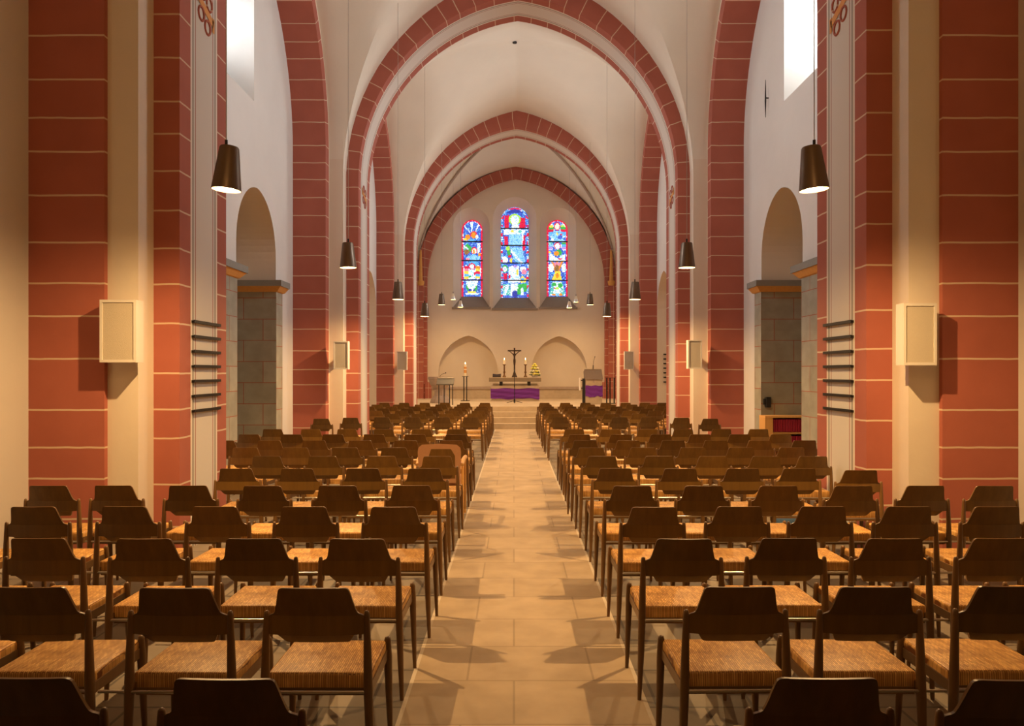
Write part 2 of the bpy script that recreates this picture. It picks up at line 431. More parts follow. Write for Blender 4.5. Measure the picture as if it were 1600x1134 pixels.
# ------------------------------------------------------------------ setting: bays (longitudinal arches, vault cells)
BAYS = [(3.44, 3.36, 0.33, 4.17), (11.26, 3.36, 0.55, 4.13), (19.085, 3.365, 0.50, 4.01), (26.975, 3.425, 0.02, 4.05)]
def bay(i, yc, half, jo, wall):
    # longitudinal arches
    vh, vc, top, bq, cq, lf = vparams(half)
    bl = half - jo; cl = 0.3; zl = 5.7
    for s in ((-1, 1) if i < 3 else ()):
        mb = MB(); path = arch_pts(bl, cl, zl, 0, 20)
        prof = [(0.0, wall+0.02, 'red'), (0.0, LF, 'red'), (0.24, LF, 'plaster'), (0.75, LF, 'plaster')]
        sweep(mb, path, prof, lambda y, z, d: (NX+s*d, yc+y, z))
        struct(mb.build('trim_%d' % (4+2*i+(s > 0)), smooth=40))
    # vault
    lv = [QZ + (top-QZ)*math.sin(PI/2*k/18) for k in range(19)]
    xs = [Pinv(h, vh, vc, ZS) for h in lv]; ys = [Pinv(h, bq, cq, QZ) for h in lv]
    xs[-1] = 0; ys[-1] = 0; ys[0] = bq
    XS = [LF+0.02, (lf+vh)/2, vh] + [vh - (vh-xs[0])*(q/3)**1.5 for q in (1, 2)] + xs
    YS = [half+0.02, (half+bq)/2] + ys
    mb = MB()
    def z_at(x, y):
        z = crown(Pz(x, vh, vc, ZS) if x < vh-1e-6 else (ZS if y > bq-1e-6 else -1), Pz(y, bq, cq, QZ) if y < bq-1e-6 else (QZ if (x > vh-1e-6) else -1), top)
        return z + 0.20*max(0, 1-(x/vh)**2)*max(0, 1-(y/half)**2)
    for sx in (-1, 1):
        for sy in (-1, 1):
            V = lambda x, y: (NX+sx*x, yc+sy*y, z_at(x, y))
            i0 = len(mb.v); mi = mb.m('vault'); ny = len(YS)
            for x in XS:
                for y in YS: mb.v.append(V(x, y))
            for a in range(len(XS)-1):
                for b in range(ny-1):
                    if XS[a] > vh+1e-6 and YS[b] > bq+1e-6: continue
                    q = [i0+a*ny+b, i0+a*ny+b+1, i0+(a+1)*ny+b+1, i0+(a+1)*ny+b]
                    if a-5 == b-2:
                        T = [[q[0], q[1], q[2]], [q[0], q[2], q[3]]]
                    else: T = [q]
                    for t in T:
                        mb.f.append(t); mb.mi.append(mi); mb.uv.append([(mb.v[j][0], mb.v[j][1]) for j in t])
    # corner shafts below the springing
    for sx in (-1, 1):
        for sy in (-1, 1):
            y1 = yc+sy*bq; y2 = yc+sy*(half+0.02)
            mb.face([(NX+sx*vh, y1, 0), (NX+sx*(lf+.02), y1, 0), (NX+sx*(lf+.02), y1, QZ), (NX+sx*vh, y1, QZ)], 'plaster')
            mb.face([(NX+sx*vh, y1, 0), (NX+sx*vh, y2, 0), (NX+sx*vh, y2, QZ), (NX+sx*vh, y1, QZ)], 'plaster')
    o = struct(mb.build('ceiling' if i == 0 else 'ceiling.%03d' % i, smooth=28))
for i, b in enumerate(BAYS): bay(i, *b)

# ------------------------------------------------------------------ setting: side walls with windows and passages
PASS_H = 4.50
def pass_arch(yc, hw, apex, zs):
    rise = apex-zs; c = (rise*rise-hw*hw)/(2*hw)
    return hw, max(c, 0.0), zs
OPEN = {  # bay -> list of (kind, y centre, half width, z bottom, spring, apex)
    3: [('window', 26.6, 0.75, 5.84, 7.0, 7.75)],  # unseen side windows, added to brighten the upper chancel
    1: [('passage', 12.13, 0.93, 0.0, 3.55, 4.52), ('window', 11.22, 0.75, 5.84, 7.4, 8.25)],
    2: [('niche', 21.0, 0.94, 0.0, 3.3, 4.40), ('window', 19.05, 0.75, 5.84, 7.4, 8.25)],
}
wn = 1
def side_wall(s):
    global wn
    mb = MB()
    for i, (yc, half, jo, wall) in enumerate(BAYS):
        X = NX + s*wall; ya, yb = yc-half+jo-0.06, yc+half-jo+0.06
        if i == 0: ya = REAR
        ops = OPEN.get(i, [])
        cuts = {ya, yb}
        for (k, oc, hw, zb, zs, ap) in ops:
            for q in range(25): cuts.add(round(oc - hw*math.cos(PI*q/24), 5))
        cuts = sorted(c for c in cuts if ya-1e-6 <= c <= yb+1e-6)
        def top_of(op, y):
            k, oc, hw, zb, zs, ap = op; h, c, z0 = pass_arch(oc, hw, ap, zs)
            d = min(abs(y-oc), hw); return z0 + math.sqrt(max(0, (h+c)**2-(d+c)**2))
        def bot_of(op, y): return op[3]
        for a, b in zip(cuts[:-1], cuts[1:]):
            mid = (a+b)/2
            act = [o for o in ops if abs(mid-o[1]) < o[2]]
            act.sort(key=lambda o: o[3])
            za, zb_ = 0.0, 0.0
            for o in act:
                if bot_of(o, a) > za + 1e-4:
                    mb.face([(X, a, za), (X, b, zb_), (X, b, o[3]), (X, a, o[3])], 'plaster_w')
                za, zb_ = top_of(o, a), top_of(o, b)
            mb.face([(X, a, za), (X, b, zb_), (X, b, 9.6), (X, a, 9.6)], 'plaster_w')
        for op in ops:
            k, oc, hw, zb, zs, ap = op; h, c, z0 = pass_arch(oc, hw, ap, zs)
            path = arch_pts(h, c, z0, zb, 14)
            if k == 'window':
                D, spl = 0.95, 0.16
                # splayed reveal, sloping sill, outer pane
                P = [[(X, oc+x, z), (X+s*D, oc+x*(1-spl/hw), z if j not in (0, len(path)-1) else z+0.18)] for j, (x, z, nx, nz, t) in enumerate(path)]
                mb.grid(P, 'plaster_w')
                mb.face([(X, oc-hw, zb), (X, oc+hw, zb), (X+s*D, oc+hw-spl, zb+0.18), (X+s*D, oc-hw+spl, zb+0.18)], 'sill')
                g = MB(); gx = X+s*D
                pts = [(gx, p[1], p[2]) for p in (r[1] for r in P)]
                cen = (gx, oc, zb+1.4)
                for a in range(len(pts)): g.face([pts[a], pts[(a+1) % len(pts)], cen], 'skyR' if s > 0 else 'skyL')
                wo = struct(g.build('window_%d' % wn)); 
                L = bpy.data.lights.new('daylight', 'AREA'); L.shape = 'RECTANGLE'; L.size = 1.1; L.size_y = 2.1; L.spread = math.radians(92)
                L.energy = (DAY_R if s > 0 else DAY_L)*(0.55 if i == 3 else 1.0); L.color = (0.90, 0.95, 1.0)
                lo = bpy.data.objects.new('daylight', L); COL.objects.link(lo); lo.location = (gx-s*0.06, oc, zb+1.25)
                lo.rotation_euler = Vector((-s, 0, -0.12)).to_track_quat('-Z', 'Z').to_euler()
                f = MB()
                for zz in (zb+0.75, zb+1.35, zb+1.95): f.box((gx-s*0.012-0.008, oc-hw+spl, zz-0.012), (gx-s*0.012+0.008, oc+hw-spl, zz+0.012), 'lead')
                f.box((gx-s*0.012-0.008, oc-0.012, zb+0.18), (gx-s*0.012+0.008, oc+0.012, zb+2.3), 'lead')
                f.build('glazing_bar', wo)
                wn += 1
            else:
                D = 1.75 if k == 'passage' else 0.6
                P = [[(X, oc+x, z), (X+s*D, oc+x, z)] for (x, z, nx, nz, t) in path]
                U = [[(0, t), (D, t)] for (x, z, nx, nz, t) in path]
                mb.grid(P, 'plaster')
                # end wall of the passage
                pts = [r[1] for r in P]; cen = (X+s*D, oc, 1.5)
                for a in range(len(pts)-1): mb.face([pts[a], pts[a+1], cen], 'plaster')
                mb.face([pts[-1], pts[0], cen], 'plaster')
                # painted ashlar dado on jambs + returns, cornice
                e = 0.012
                for sg in ((-1, 1) if k == 'passage' else ()):
                    yj = oc+sg*(hw-e)
                    mb.face([(X-s*e, yj, 0), (X+s*D, yj, 0), (X+s*D, yj, 3.0), (X-s*e, yj, 3.0)], 'ash', [(0.1, 0), (D, 0), (D, 3.0), (0.1, 3.0)])
                    wdt = 0.34 if sg > 0 else 0.9
                    y2 = min(max(oc+sg*(hw+wdt), yc-half+jo), yc+half-jo-0.01)
                    mb.face([(X-s*e, yj, 0), (X-s*e, y2, 0), (X-s*e, y2, 3.0), (X-s*e, yj, 3.0)], 'ash', [(0, 0.1), (wdt, 0.1), (wdt, 3.1), (0, 3.1)])
                    if abs(y2-(oc+sg*(hw+wdt))) < 1e-6: mb.face([(X-s*e, y2, 0), (X, y2, 0), (X, y2, 3.0), (X-s*e, y2, 3.0)], 'ash')
                    # cornice: ochre cove below grey slab (profile swept round the corner)
                    prof = [(0.0, 2.98, 'yellow'), (0.03, 2.99, 'yellow'), (0.10, 3.07, 'grey'), (0.12, 3.07, 'grey'), (0.12, 3.17, 'grey'), (0.0, 3.17, 'grey')]
                    for (o1, z1, mt), (o2, z2, _) in zip(prof[:-1], prof[1:]):
                        line = []
                        for o, z in ((o1, z1), (o2, z2)):
                            line.append([(X+s*D, oc+sg*(hw-e-o), z), (X-s*(e+o), oc+sg*(hw-e-o), z), (X-s*(e+o), y2+sg*min(o, .05), z), (X, y2+sg*min(o, .05), z)])
                        for a in range(3): mb.face([line[0][a], line[0][a+1], line[1][a+1], line[1][a]], mt)
    return mb
for s, nm in ((-1, 'wall_left'), (1, 'wall_right')):
    struct(side_wall(s).build(nm))

# rear wall behind the viewer
mb = MB(); mb.face([(-4.3, REAR, 3.3), (4.4, REAR, 3.3), (4.4, REAR, 10), (-4.3, REAR, 10)], 'plaster')
mb.face([(-4.3, REAR, 0), (4.4, REAR, 0), (4.4, REAR, 3.3), (-4.3, REAR, 3.3)], 'wood')  # dark wood added low down to keep bounce off the near chair backs
mb.face([(-4.3, REAR, 9.0), (4.4, REAR, 9.0), (4.4, 0.3, 9.0), (-4.3, 0.3, 9.0)], 'plaster')
mb.box((-4.3, REAR, 3.1), (4.4, 0.2, 3.35), 'wood'); mb.box((-4.3, 0.1, 3.35), (4.4, 0.2, 4.1), 'wood')      # unseen loft slab and rail, added to shade the near chairs
struct(mb.build('wall_rear'))

L = bpy.data.lights.new('rear_fill', 'POINT'); L.energy = REAR_FILL_W; L.color = LAMP_COL; L.shadow_soft_size = 0.12  # unseen fill, added to warm the upper parts of the near piers
lo = bpy.data.objects.new('rear_fill', L); COL.objects.link(lo); lo.location = (NX, -0.8, 5.6)

# ------------------------------------------------------------------ setting: back wall of the chancel
PX = BACK/1200.0
WINS = [  # centre x, glass half width, glass bottom z, glass top z, opening half width, opening bottom, opening top
    (-1.684, 0.42, 4.69, 7.78, 0.72, 4.22, 8.16),
    (0.035, 0.557, 4.64, 8.29, 0.86, 4.18, 8.57),
    (1.745, 0.42, 4.69, 7.78, 0.72, 4.22, 8.16)]
NICHES = [(-1.81, 1.18, 1.07, 1.62, 3.09), (1.79, 1.10, 1.07, 1.70, 3.07)]
mb = MB()
ops = []
for cx, hw, zb, zs, ap in NICHES:
    rise = ap-zs; c = (rise*rise-hw*hw)/(2*hw); ops.append((cx, hw, zb, zs, max(0, c)))
for (cx, gw, gb, gt, ow, ob, ot) in WINS: ops.append((cx, ow, ob, ot-ow, 0.0))
cuts = {NX-4.2, NX+4.2}
for cx, hw, zb, zs, c in ops:
    for q in range(29): cuts.add(round(cx-hw*math.cos(PI*q/28), 5))
cuts = sorted(cuts)
for a, b in zip(cuts[:-1], cuts[1:]):
    mid = (a+b)/2; act = sorted([o for o in ops if abs(mid-o[0]) < o[1]], key=lambda o: o[2]); za = zb_ = 0.5
    tz = lambda o, x: o[3]+math.sqrt(max(0, (o[1]+o[4])**2-(min(abs(x-o[0]), o[1])+o[4])**2))
    for o in act:
        mb.face([(a, BACK, za), (b, BACK, zb_), (b, BACK, o[2]), (a, BACK, o[2])], 'plaster'); za, zb_ = tz(o, a), tz(o, b)
    mb.face([(a, BACK, za), (b, BACK, zb_), (b, BACK, 10.2), (a, BACK, 10.2)], 'plaster')
for cx, hw, zb, zs, c in ops[:2]:
    path = arch_pts(hw, c, zs, zb, 16); D = 0.4
    P = [[(cx+x, BACK, z), (cx+x, BACK+D, z)] for x, z, nx, nz, t in path]; mb.grid(P, 'plaster')
    pts = [r[1] for r in P]; cen = (cx, BACK+D, zb+0.5)
    for i in range(len(pts)): mb.face([pts[i], pts[(i+1) % len(pts)], cen], 'plaster')
    mb.face([(cx-hw, BACK, zb), (cx+hw, BACK, zb), (cx+hw, BACK+D, zb), (cx-hw, BACK+D, zb)], 'stone')
GD = 0.55
for (cx, gw, gb, gt, ow, ob, ot) in WINS:
    p1 = arch_pts(ow, 0.0, ot-ow, ob+0.0, 14); p2 = arch_pts(gw, 0.0, gt-gw, gb, 14)
    P = [[(cx+a[0], BACK, a[1]), (cx+b[0], BACK+GD, b[1])] for a, b in zip(p1, p2)]; mb.grid(P, 'plaster')
    mb.face([(cx-ow, BACK, ob), (cx+ow, BACK, ob), (cx+gw, BACK+GD, gb), (cx-gw, BACK+GD, gb)], 'sill')
    mb.box((cx-ow-0.05, BACK-0.05, ob-0.09), (cx+ow+0.05, BACK+0.02, ob), 'sill')
mb.box((NX-4.0, BACK-0.16, 0.58), (NX+4.0, BACK, 0.98), 'stone'); mb.box((NX-4.0, BACK-0.2, 0.98), (NX+4.0, BACK, 1.07), 'pstone')
struct(mb.build('wall_back'))
# red wall arch with its pilasters
mb = MB()
path = arch_pts(3.50, 0.65, 5.17, 0.6, 24)
sweep(mb, path, [(0.0, BACK+0.01, 'red'), (0.0, BACK-0.28, 'red'), (0.42, BACK-0.28, 'red'), (0.42, BACK+0.01, 'red')], lambda x, z, d: (NX+x, d, z))
for s in (-1, 1):
    mb.box((NX+s*3.44-0.12, BACK-0.34, 0.6), (NX+s*3.44+0.12, BACK-0.02, 1.25), 'redgrid')
    mb.box((NX+s*3.74-0.12, BACK-0.48, 0.6), (NX+s*3.74+0.12, BACK-0.285, 5.05), 'redgrid')
struct(mb.build('trim_30', smooth=40))
# slender ochre rib shafts and brown painted ribs of the chancel vault
for s in (-1, 1):
    mb = MB(); x0 = NX+s*3.72
    mb.lathe([(0.0, 5.0), (0.11, 5.02), (0.14, 5.12), (0.14, 5.2), (0.0, 5.22)], 'yellow', (x0, BACK-0.42, 0), 12)
    mb.tube([(x0, BACK-0.42, 5.1), (x0, BACK-0.42, 6.4)], [0.085, 0.04], 'yellow', 10)
    yc, half = BAYS[3][0], BAYS[3][1]; vh, vc, top, bq, cq, lf = vparams(half); pts = []
    for q in range(20):
        h = QZ+0.9 + (top-QZ-0.9)*math.sin(PI/2*q/19)
        x = Pinv(h, vh, vc, ZS); y = Pinv(h, bq, cq, QZ)
        pts.append((NX+s*x, yc+y, h+(0.375*((h-ZS)/(top-ZS))**3)+0.20*max(0, 1-(x/vh)**2)*max(0, 1-(y/half)**2)-0.03))
    mb.tube([(x0, BACK-0.42, 6.35)] + pts, 0.045, 'pstone', 8)
    struct(mb.build('trim_%d' % (31+(s > 0)), smooth=40))

# stained glass -----------------------------------------------------------------
m, nt, b = new_mat('stained_glass')
at = N(nt, 'ShaderNodeAttribute', attribute_name='glass'); b.inputs['Base Color'].default_value = (0.02, 0.02, 0.02, 1); b.inputs['Roughness'].default_value = 0.2
link(nt, at.outputs['Color'], b.inputs['Emission Color']); b.inputs['Emission Strength'].default_value = 1.6
M['glass'] = m
PAL = dict(B=(0.06, 0.13, 0.62), N=(0.03, 0.05, 0.36), C=(0.10, 0.42, 0.85), L=(0.30, 0.62, 0.92), W=(0.92, 0.93, 0.95), F=(0.95, 0.80, 0.66), R=(0.72, 0.015, 0.06), P=(0.85, 0.25, 0.35),
           O=(0.85, 0.28, 0.03), G=(0.05, 0.42, 0.08), T=(0.10, 0.50, 0.45), Y=(0.95, 0.66, 0.07), V=(0.42, 0.75, 0.08), K=(0.30, 0.14, 0.05), X=(0.45, 0.30, 0.75))
def inside(shape, x, y):
    k = shape[0]
    if k == 'e': _, cx, cy, rx, ry = shape; return ((x-cx)/rx)**2+((y-cy)/ry)**2 < 1
    pts = shape[1]; c = False; q = pts[-1]
    for p in pts:
        if (p[1] > y) != (q[1] > y) and x < (q[0]-p[0])*(y-p[1])/(q[1]-p[1])+p[0]: c = not c
        q = p
    return c
def E(cx, cy, rx, ry): return ('e', cx, cy, rx, ry)
def Q(*p): return ('p', p)
def wing(cx, cy, rx, ry, cols):      # striped wing: white outline, bands of colour
    out = [('W', E(cx, cy, rx+9, ry+10))]; n = len(cols)
    for i_, c_ in enumerate(cols): out.append((c_, Q((cx-rx, cy-ry+2*ry*i_/n), (cx+rx, cy-ry+2*ry*i_/n), (cx+rx, cy-ry+2*ry*(i_+1)/n), (cx-rx, cy-ry+2*ry*(i_+1)/n))))
    return out
# coordinates: x 0 centre, y downwards, one unit = 1/106 of half the light's width
LEFT_ART = [('W', Q((0, 330-185), (-20, 30), (10, 30))), ('W', Q((0, 150), (-105, 45), (-85, 35))), ('W', Q((15, 150), (70, 25), (85, 40))), ('O', E(-45, 180, 30, 32)), ('Y', E(-70, 195, 16, 14)), ('R', E(15, 150, 34, 36)), ('O', E(15, 156, 24, 34)), ('W', E(48, 172, 15, 22)), ('C', E(-5, 205, 40, 14)),
    ('T', Q((-106, 225), (-20, 330), (-60, 340), (-106, 290))), ('G', Q((-50, 235), (10, 290), (-20, 320), (-75, 270))), ('W', Q((-106, 235), (-30, 300), (-36, 308), (-106, 250))), ('K', E(-55, 322, 26, 28)), ('L', E(10, 385, 70, 32)), ('W', Q((50, 240), (85, 240), (70, 345), (60, 345))), ('R', E(22, 310, 34, 34)), ('F', E(22, 313, 24, 26)), ('O', E(18, 320, 12, 20)), ('O', E(75, 350, 14, 20)), ('P', E(-45, 395, 22, 12)),
    *wing(-58, 530, 24, 62, 'RPYCY'), *wing(58, 530, 24, 62, 'OYRCY'), ('C', E(10, 440, 60, 26)), ('R', E(-2, 468, 34, 34)), ('W', E(-2, 470, 22, 26)), ('W', Q((-24, 500), (22, 500), (34, 595), (-36, 595))), ('R', E(24, 540, 9, 18)), ('G', E(-20, 570, 16, 12)),
    ('W', Q((-68, 615), (62, 615), (44, 680), (0, 735), (-48, 680))), ('G', Q((-62, 650), (-8, 720), (-40, 725), (-62, 690))), ('N', Q((-30, 690), (0, 700), (-8, 722), (-34, 724))), ('G', Q((52, 650), (8, 720), (36, 725), (52, 700))), ('N', Q((10, 700), (30, 690), (28, 724), (8, 722))), ('Y', Q((-44, 722), (46, 722), (46, 736), (-44, 736))), ('W', Q((-70, 736), (70, 736), (60, 756), (-60, 756)))]
RIGHT_ART = [*wing(-62, 110, 24, 60, 'YGRCL'), *wing(62, 110, 24, 60, 'VGRCL'), ('L', Q((-40, 110), (40, 110), (70, 215), (-70, 215))), ('B', E(30, 175, 26, 22)), ('R', E(0, 65, 34, 40)), ('F', E(0, 68, 23, 34)), ('R', E(38, 145, 14, 9)), ('Y', E(0, 140, 12, 14)), ('W', E(-45, 195, 18, 16)),
    *wing(-72, 262, 24, 36, 'TLX'), *wing(70, 262, 24, 36, 'GCX'), ('R', E(0, 262, 34, 36)), ('W', E(0, 266, 24, 32)), ('G', E(14, 330, 34, 30)), ('O', E(-8, 338, 26, 26)), ('W', Q((-75, 330), (0, 390), (75, 340), (85, 408), (-85, 408))), ('R', E(30, 392, 22, 9)), ('Y', E(-80, 326, 16, 9)),
    ('O', Q((-60, 425), (60, 425), (10, 540), (-20, 540))), ('P', Q((-40, 430), (40, 430), (20, 470), (-25, 470))), ('W', E(-66, 485, 30, 44)), ('W', E(68, 485, 28, 44)), ('K', E(-4, 490, 20, 40)), ('Y', Q((-20, 520), (30, 520), (46, 604), (-56, 604))), ('O', E(0, 560, 20, 24)),
    ('T', Q((-50, 620), (50, 620), (84, 760), (-84, 760))), ('W', Q((-44, 620), (44, 620), (26, 740), (-30, 740))), ('G', E(-30, 650, 24, 20)), ('G', E(30, 660, 24, 26)), ('V', E(0, 690, 16, 14)), ('R', E(-28, 686, 10, 6)), ('O', E(-30, 752, 22, 12)), ('O', E(30, 752, 22, 12)), ('L', E(0, 750, 20, 18))]
MID_ART = [('N', Q((-85, 10), (85, 10), (85, 60), (-85, 60))), ('R', Q((-78, 85), (-45, 75), (-45, 210), (-78, 210))), ('R', Q((45, 100), (82, 110), (82, 210), (30, 210))), ('V', E(0, 120, 46, 56)), ('W', E(0, 122, 33, 44)), ('W', Q((-18, 150), (18, 150), (36, 210), (-30, 210))),
    ('W', Q((-90, 215), (88, 215), (70, 262), (-84, 270))), ('Y', E(-18, 232, 14, 10)), ('T', E(38, 235, 14, 16)), ('R', Q((-80, 280), (-50, 280), (-50, 370), (-80, 380))), ('L', Q((-46, 260), (48, 260), (54, 380), (-50, 380))), ('W', Q((52, 260), (66, 260), (66, 380), (54, 380))), ('R', Q((70, 270), (82, 270), (76, 420), (52, 420))), ('G', Q((-62, 390), (-40, 380), (-30, 470), (-54, 470))), ('V', E(-52, 400, 14, 24)),
    ('L', Q((-36, 388), (56, 388), (84, 545), (30, 555), (-10, 500))), ('W', Q((-30, 400), (64, 540), (50, 548), (-34, 430))), ('R', E(-38, 476, 15, 14)), ('Y', E(-28, 516, 10, 24)), ('W', E(-76, 510, 24, 36)), ('B', Q((-20, 520), (10, 548), (-20, 552))),
    ('G', E(-76, 595, 24, 36)), ('W', E(-76, 600, 17, 26)), ('R', Q((-90, 640), (-56, 640), (-60, 700), (-84, 700))), ('W', Q((-46, 572), (30, 566), (40, 728), (-50, 728))), ('X', E(4, 572, 16, 10)), ('Y', E(20, 625, 10, 30)), ('R', E(-40, 670, 6, 22)), ('W', E(64, 600, 24, 28)), ('P', E(70, 625, 20, 26)), ('Y', Q((40, 690), (60, 660), (96, 700), (84, 728), (44, 728))), ('C', E(62, 700, 14, 18)),
    ('T', Q((-90, 745), (-40, 745), (-30, 850), (-96, 850))), ('W', Q((-60, 750), (-38, 750), (-70, 850), (-96, 850))), ('W', Q((-34, 740), (26, 740), (30, 860), (-36, 860))), ('F', E(-4, 790, 14, 10)), ('N', E(2, 840, 24, 34)), ('G', Q((24, 745), (98, 738), (92, 820), (66, 820), (62, 760), (48, 840), (22, 840))), ('W', Q((46, 790), (62, 770), (66, 850), (50, 850))), ('B', E(-56, 862, 26, 10)), ('B', E(58, 862, 26, 10))]
def stained(idx, cx, gw, gb, gt, art, bars, mid=False):
    H = gt-gb; nx, nz = (24, 88) if not mid else (32, 108)
    unit = gw/106 if not mid else gw/106
    zsp = gt-gw; HU = H/unit
    ysc = (771.0 if not mid else 875.0)/HU
    rnd = random.Random(idx)
    def hw(z): return gw if z <= zsp else math.sqrt(max(0, gw*gw-(z-zsp)**2))
    V, F, C = [], [], []
    jit = {}
    def pt(i, j):
        if (i, j) not in jit:
            z = gb + H*j/nz; x = (2*i/nx-1); dx = dz = 0
            if 0 < i < nx and 0 < j < nz: dx = rnd.uniform(-.5, .5)/nx; dz = rnd.uniform(-.28, .28)*H/nz
            jit[(i, j)] = (cx+(x+dx)*max(0.02, hw(z)), z+dz, x+dx)
        return jit[(i, j)]
    def colour(mx, mz):
        u = (mx-cx)/unit; y = (gt-mz)/unit*ysc
        rim = hw(mz)-abs(mx-cx); top = math.hypot(mx-cx, max(0, mz-zsp))
        edge_ = min(rim, gw-top if mz > zsp else rim)/gw
        if not mid and edge_ < 0.17: return 'R' if edge_ < 0.13 or rnd.random() < .4 else 'W'
        if mid and edge_ < 0.15:
            k = int(y/28); return 'R' if k % 3 == 0 and edge_ > 0.03 else rnd.choice('CCLBWB')
        k = 'B'
        r_ = rnd.random(); k = 'B' if r_ < .66 else ('N' if r_ < .78 else ('C' if r_ < .92 else 'L'))
        for c_, sh in art:
            if inside(sh, u, y): k = c_
        if k in 'LTW' and rnd.random() < .22: k = {'L': 'C', 'T': 'W', 'W': 'L'}[k]
        return k
    for i in range(nx):
        for j in range(nz):
            q = [pt(i, j), pt(i+1, j), pt(i+1, j+1), pt(i, j+1)]
            mx = sum(p[0] for p in q)/4; mz = sum(p[1] for p in q)/4
            i0 = len(V)
            for p in q: V.append((mx+(p[0]-mx)*0.92, BACK+GD-0.01, mz+(p[1]-mz)*0.92))
            F.append([i0, i0+1, i0+2, i0+3]); c = PAL[colour(mx, mz)]; f_ = rnd.uniform(0.72, 1.15)
            C.append(tuple(min(1.0, x*f_) for x in c))
    me = bpy.data.meshes.new('stained_glass'); me.from_pydata(V, [], F); me.materials.append(M['glass'])
    ca = me.color_attributes.new('glass', 'FLOAT_COLOR', 'CORNER')
    for fi, c in enumerate(C):
        for q in range(4): ca.data[fi*4+q].color = (*c, 1)
    g = MB()
    p2 = arch_pts(gw, 0.0, gt-gw, gb, 14); pts = [(cx+p[0], BACK+GD, p[1]) for p in p2]; cen = (cx, BACK+GD, gb+1)
    for i in range(len(pts)): g.face([pts[i], pts[(i+1) % len(pts)], cen], 'lead')
    w_ = struct(g.build('window_%d' % idx))
    o = bpy.data.objects.new('stained_glass', me); COL.objects.link(o); o.parent = w_
    f = MB()
    for zz in bars: f.box((cx-gw, BACK+GD-0.05, zz-0.022), (cx+gw, BACK+GD-0.015, zz+0.022), 'lead')
    f.build('saddle_bar', w_)
stained(11, *WINS[0][:4], LEFT_ART, [BACK*(583-y)/1200+1.6 for y in (374, 404, 435)])
stained(12, *WINS[1][:4], MID_ART, [BACK*(583-y)/1200+1.6 for y in (353, 380, 408, 435.5)], True)
stained(13, *WINS[2][:4], RIGHT_ART, [BACK*(583-y)/1200+1.6 for y in (374, 405, 435.5)])

# ------------------------------------------------------------------ chairs
CH = {}
def make_chair():
    t = thing('church_chair', '', 'chair')
    # backrest: curved plywood, narrow rounded top, shoulders to the posts, curled lower lip
    prof = [(.572, .112), (.574, .120), (.582, .127), (.597, .136), (.6095, .144), (.6105, .145), (.6115, .1795), (.630, .180), (.660, .180), (.680, .180), (.684, .177), (.687, .172), (.691, .163), (.697, .1565), (.712, .151), (.740, .144), (.765, .1385), (.783, .134), (.791, .131), (.796, .127), (.799, .120), (.800, .112)]
    nc = 13; th = 0.011
    def P(s, z, hw):
        x = s*hw
        y = -0.016*(1-(x/0.18)**2)
        if z > 0.684: y -= (z-0.684)*0.36
        if z < 0.6112: y += (0.6112-z)*1.0
        return x, y, z
    bm_ = MB()
    front, back = [], []
    for z, hw in prof:
        r1, r2 = [], []
        for k in range(nc):
            x, y, zz = P(-1+2*k/(nc-1), z, hw); r1.append((x, y+th/2, zz)); r2.append((x, y-th/2, zz))
        front.append(r1); back.append(r2)
    bm_.grid(front, 'wood'); bm_.grid(back, 'wood')
    ring_f = front[0] + [r[-1] for r in front[1:]] + list(reversed(front[-1][:-1])) + [r[0] for r in reversed(front[1:-1])]
    ring_b = back[0] + [r[-1] for r in back[1:]] + list(reversed(back[-1][:-1])) + [r[0] for r in reversed(back[1:-1])]
    bm_.grid([ring_f, ring_b], 'wood', closed=True)
    bm_.build('backrest', t, smooth=14)
    s_ = MB(); 
    bm = bmesh.new(); bmesh.ops.create_grid(bm, x_segments=8, y_segments=8, size=1)
    bm.free()
    rbox(s_, (-.200, .035, .380), (.200, .402, .450), 'weave', 0.013, 3)
    s_.build('seat', t, smooth=60)
    for sx in (-1, 1):
        l = MB(); l.tube([(sx*.190, 0, .700), (sx*.190, 0, .695), (sx*.190, 0, .68), (sx*.193, 0, .55), (sx*.196, 0, .40), (sx*.202, 0, .2), (sx*.209, 0, 0)], [.004, .0095, .0115, .0155, .0185, .0155, .0095], 'legwood', 12)
        l.build('leg', t, smooth=60)
    for sx in (-1, 1):
        l = MB(); l.tube([(sx*.203, .397, .466), (sx*.203, .397, .462), (sx*.203, .397, .45), (sx*.204, .398, .38), (sx*.209, .405, .18), (sx*.214, .412, 0)], [.005, .0115, .0145, .0185, .0145, .0095], 'legwood', 12)
        l.build('leg', t, smooth=60)
    f = MB()
    for sx in (-1, 1): f.box((sx*.196-.009, .012, .372), (sx*.196+.009, .392, .415), 'legwood')
    f.box((-.186, .03, .365), (.186, .05, .392), 'legwood'); f.box((-.19, .375, .36), (.19, .393, .39), 'legwood')
    f.build('seat_frame', t)
    return t
proto = make_chair()
short_bar = MB(); short_bar.tube([(-.186, -.006, .392), (.186, -.006, .392)], .0065, 'steel', 8)
sb = short_bar.build('connecting_bar', proto, smooth=60)
D2 = lambda y: 0.805*1200/(y-583)
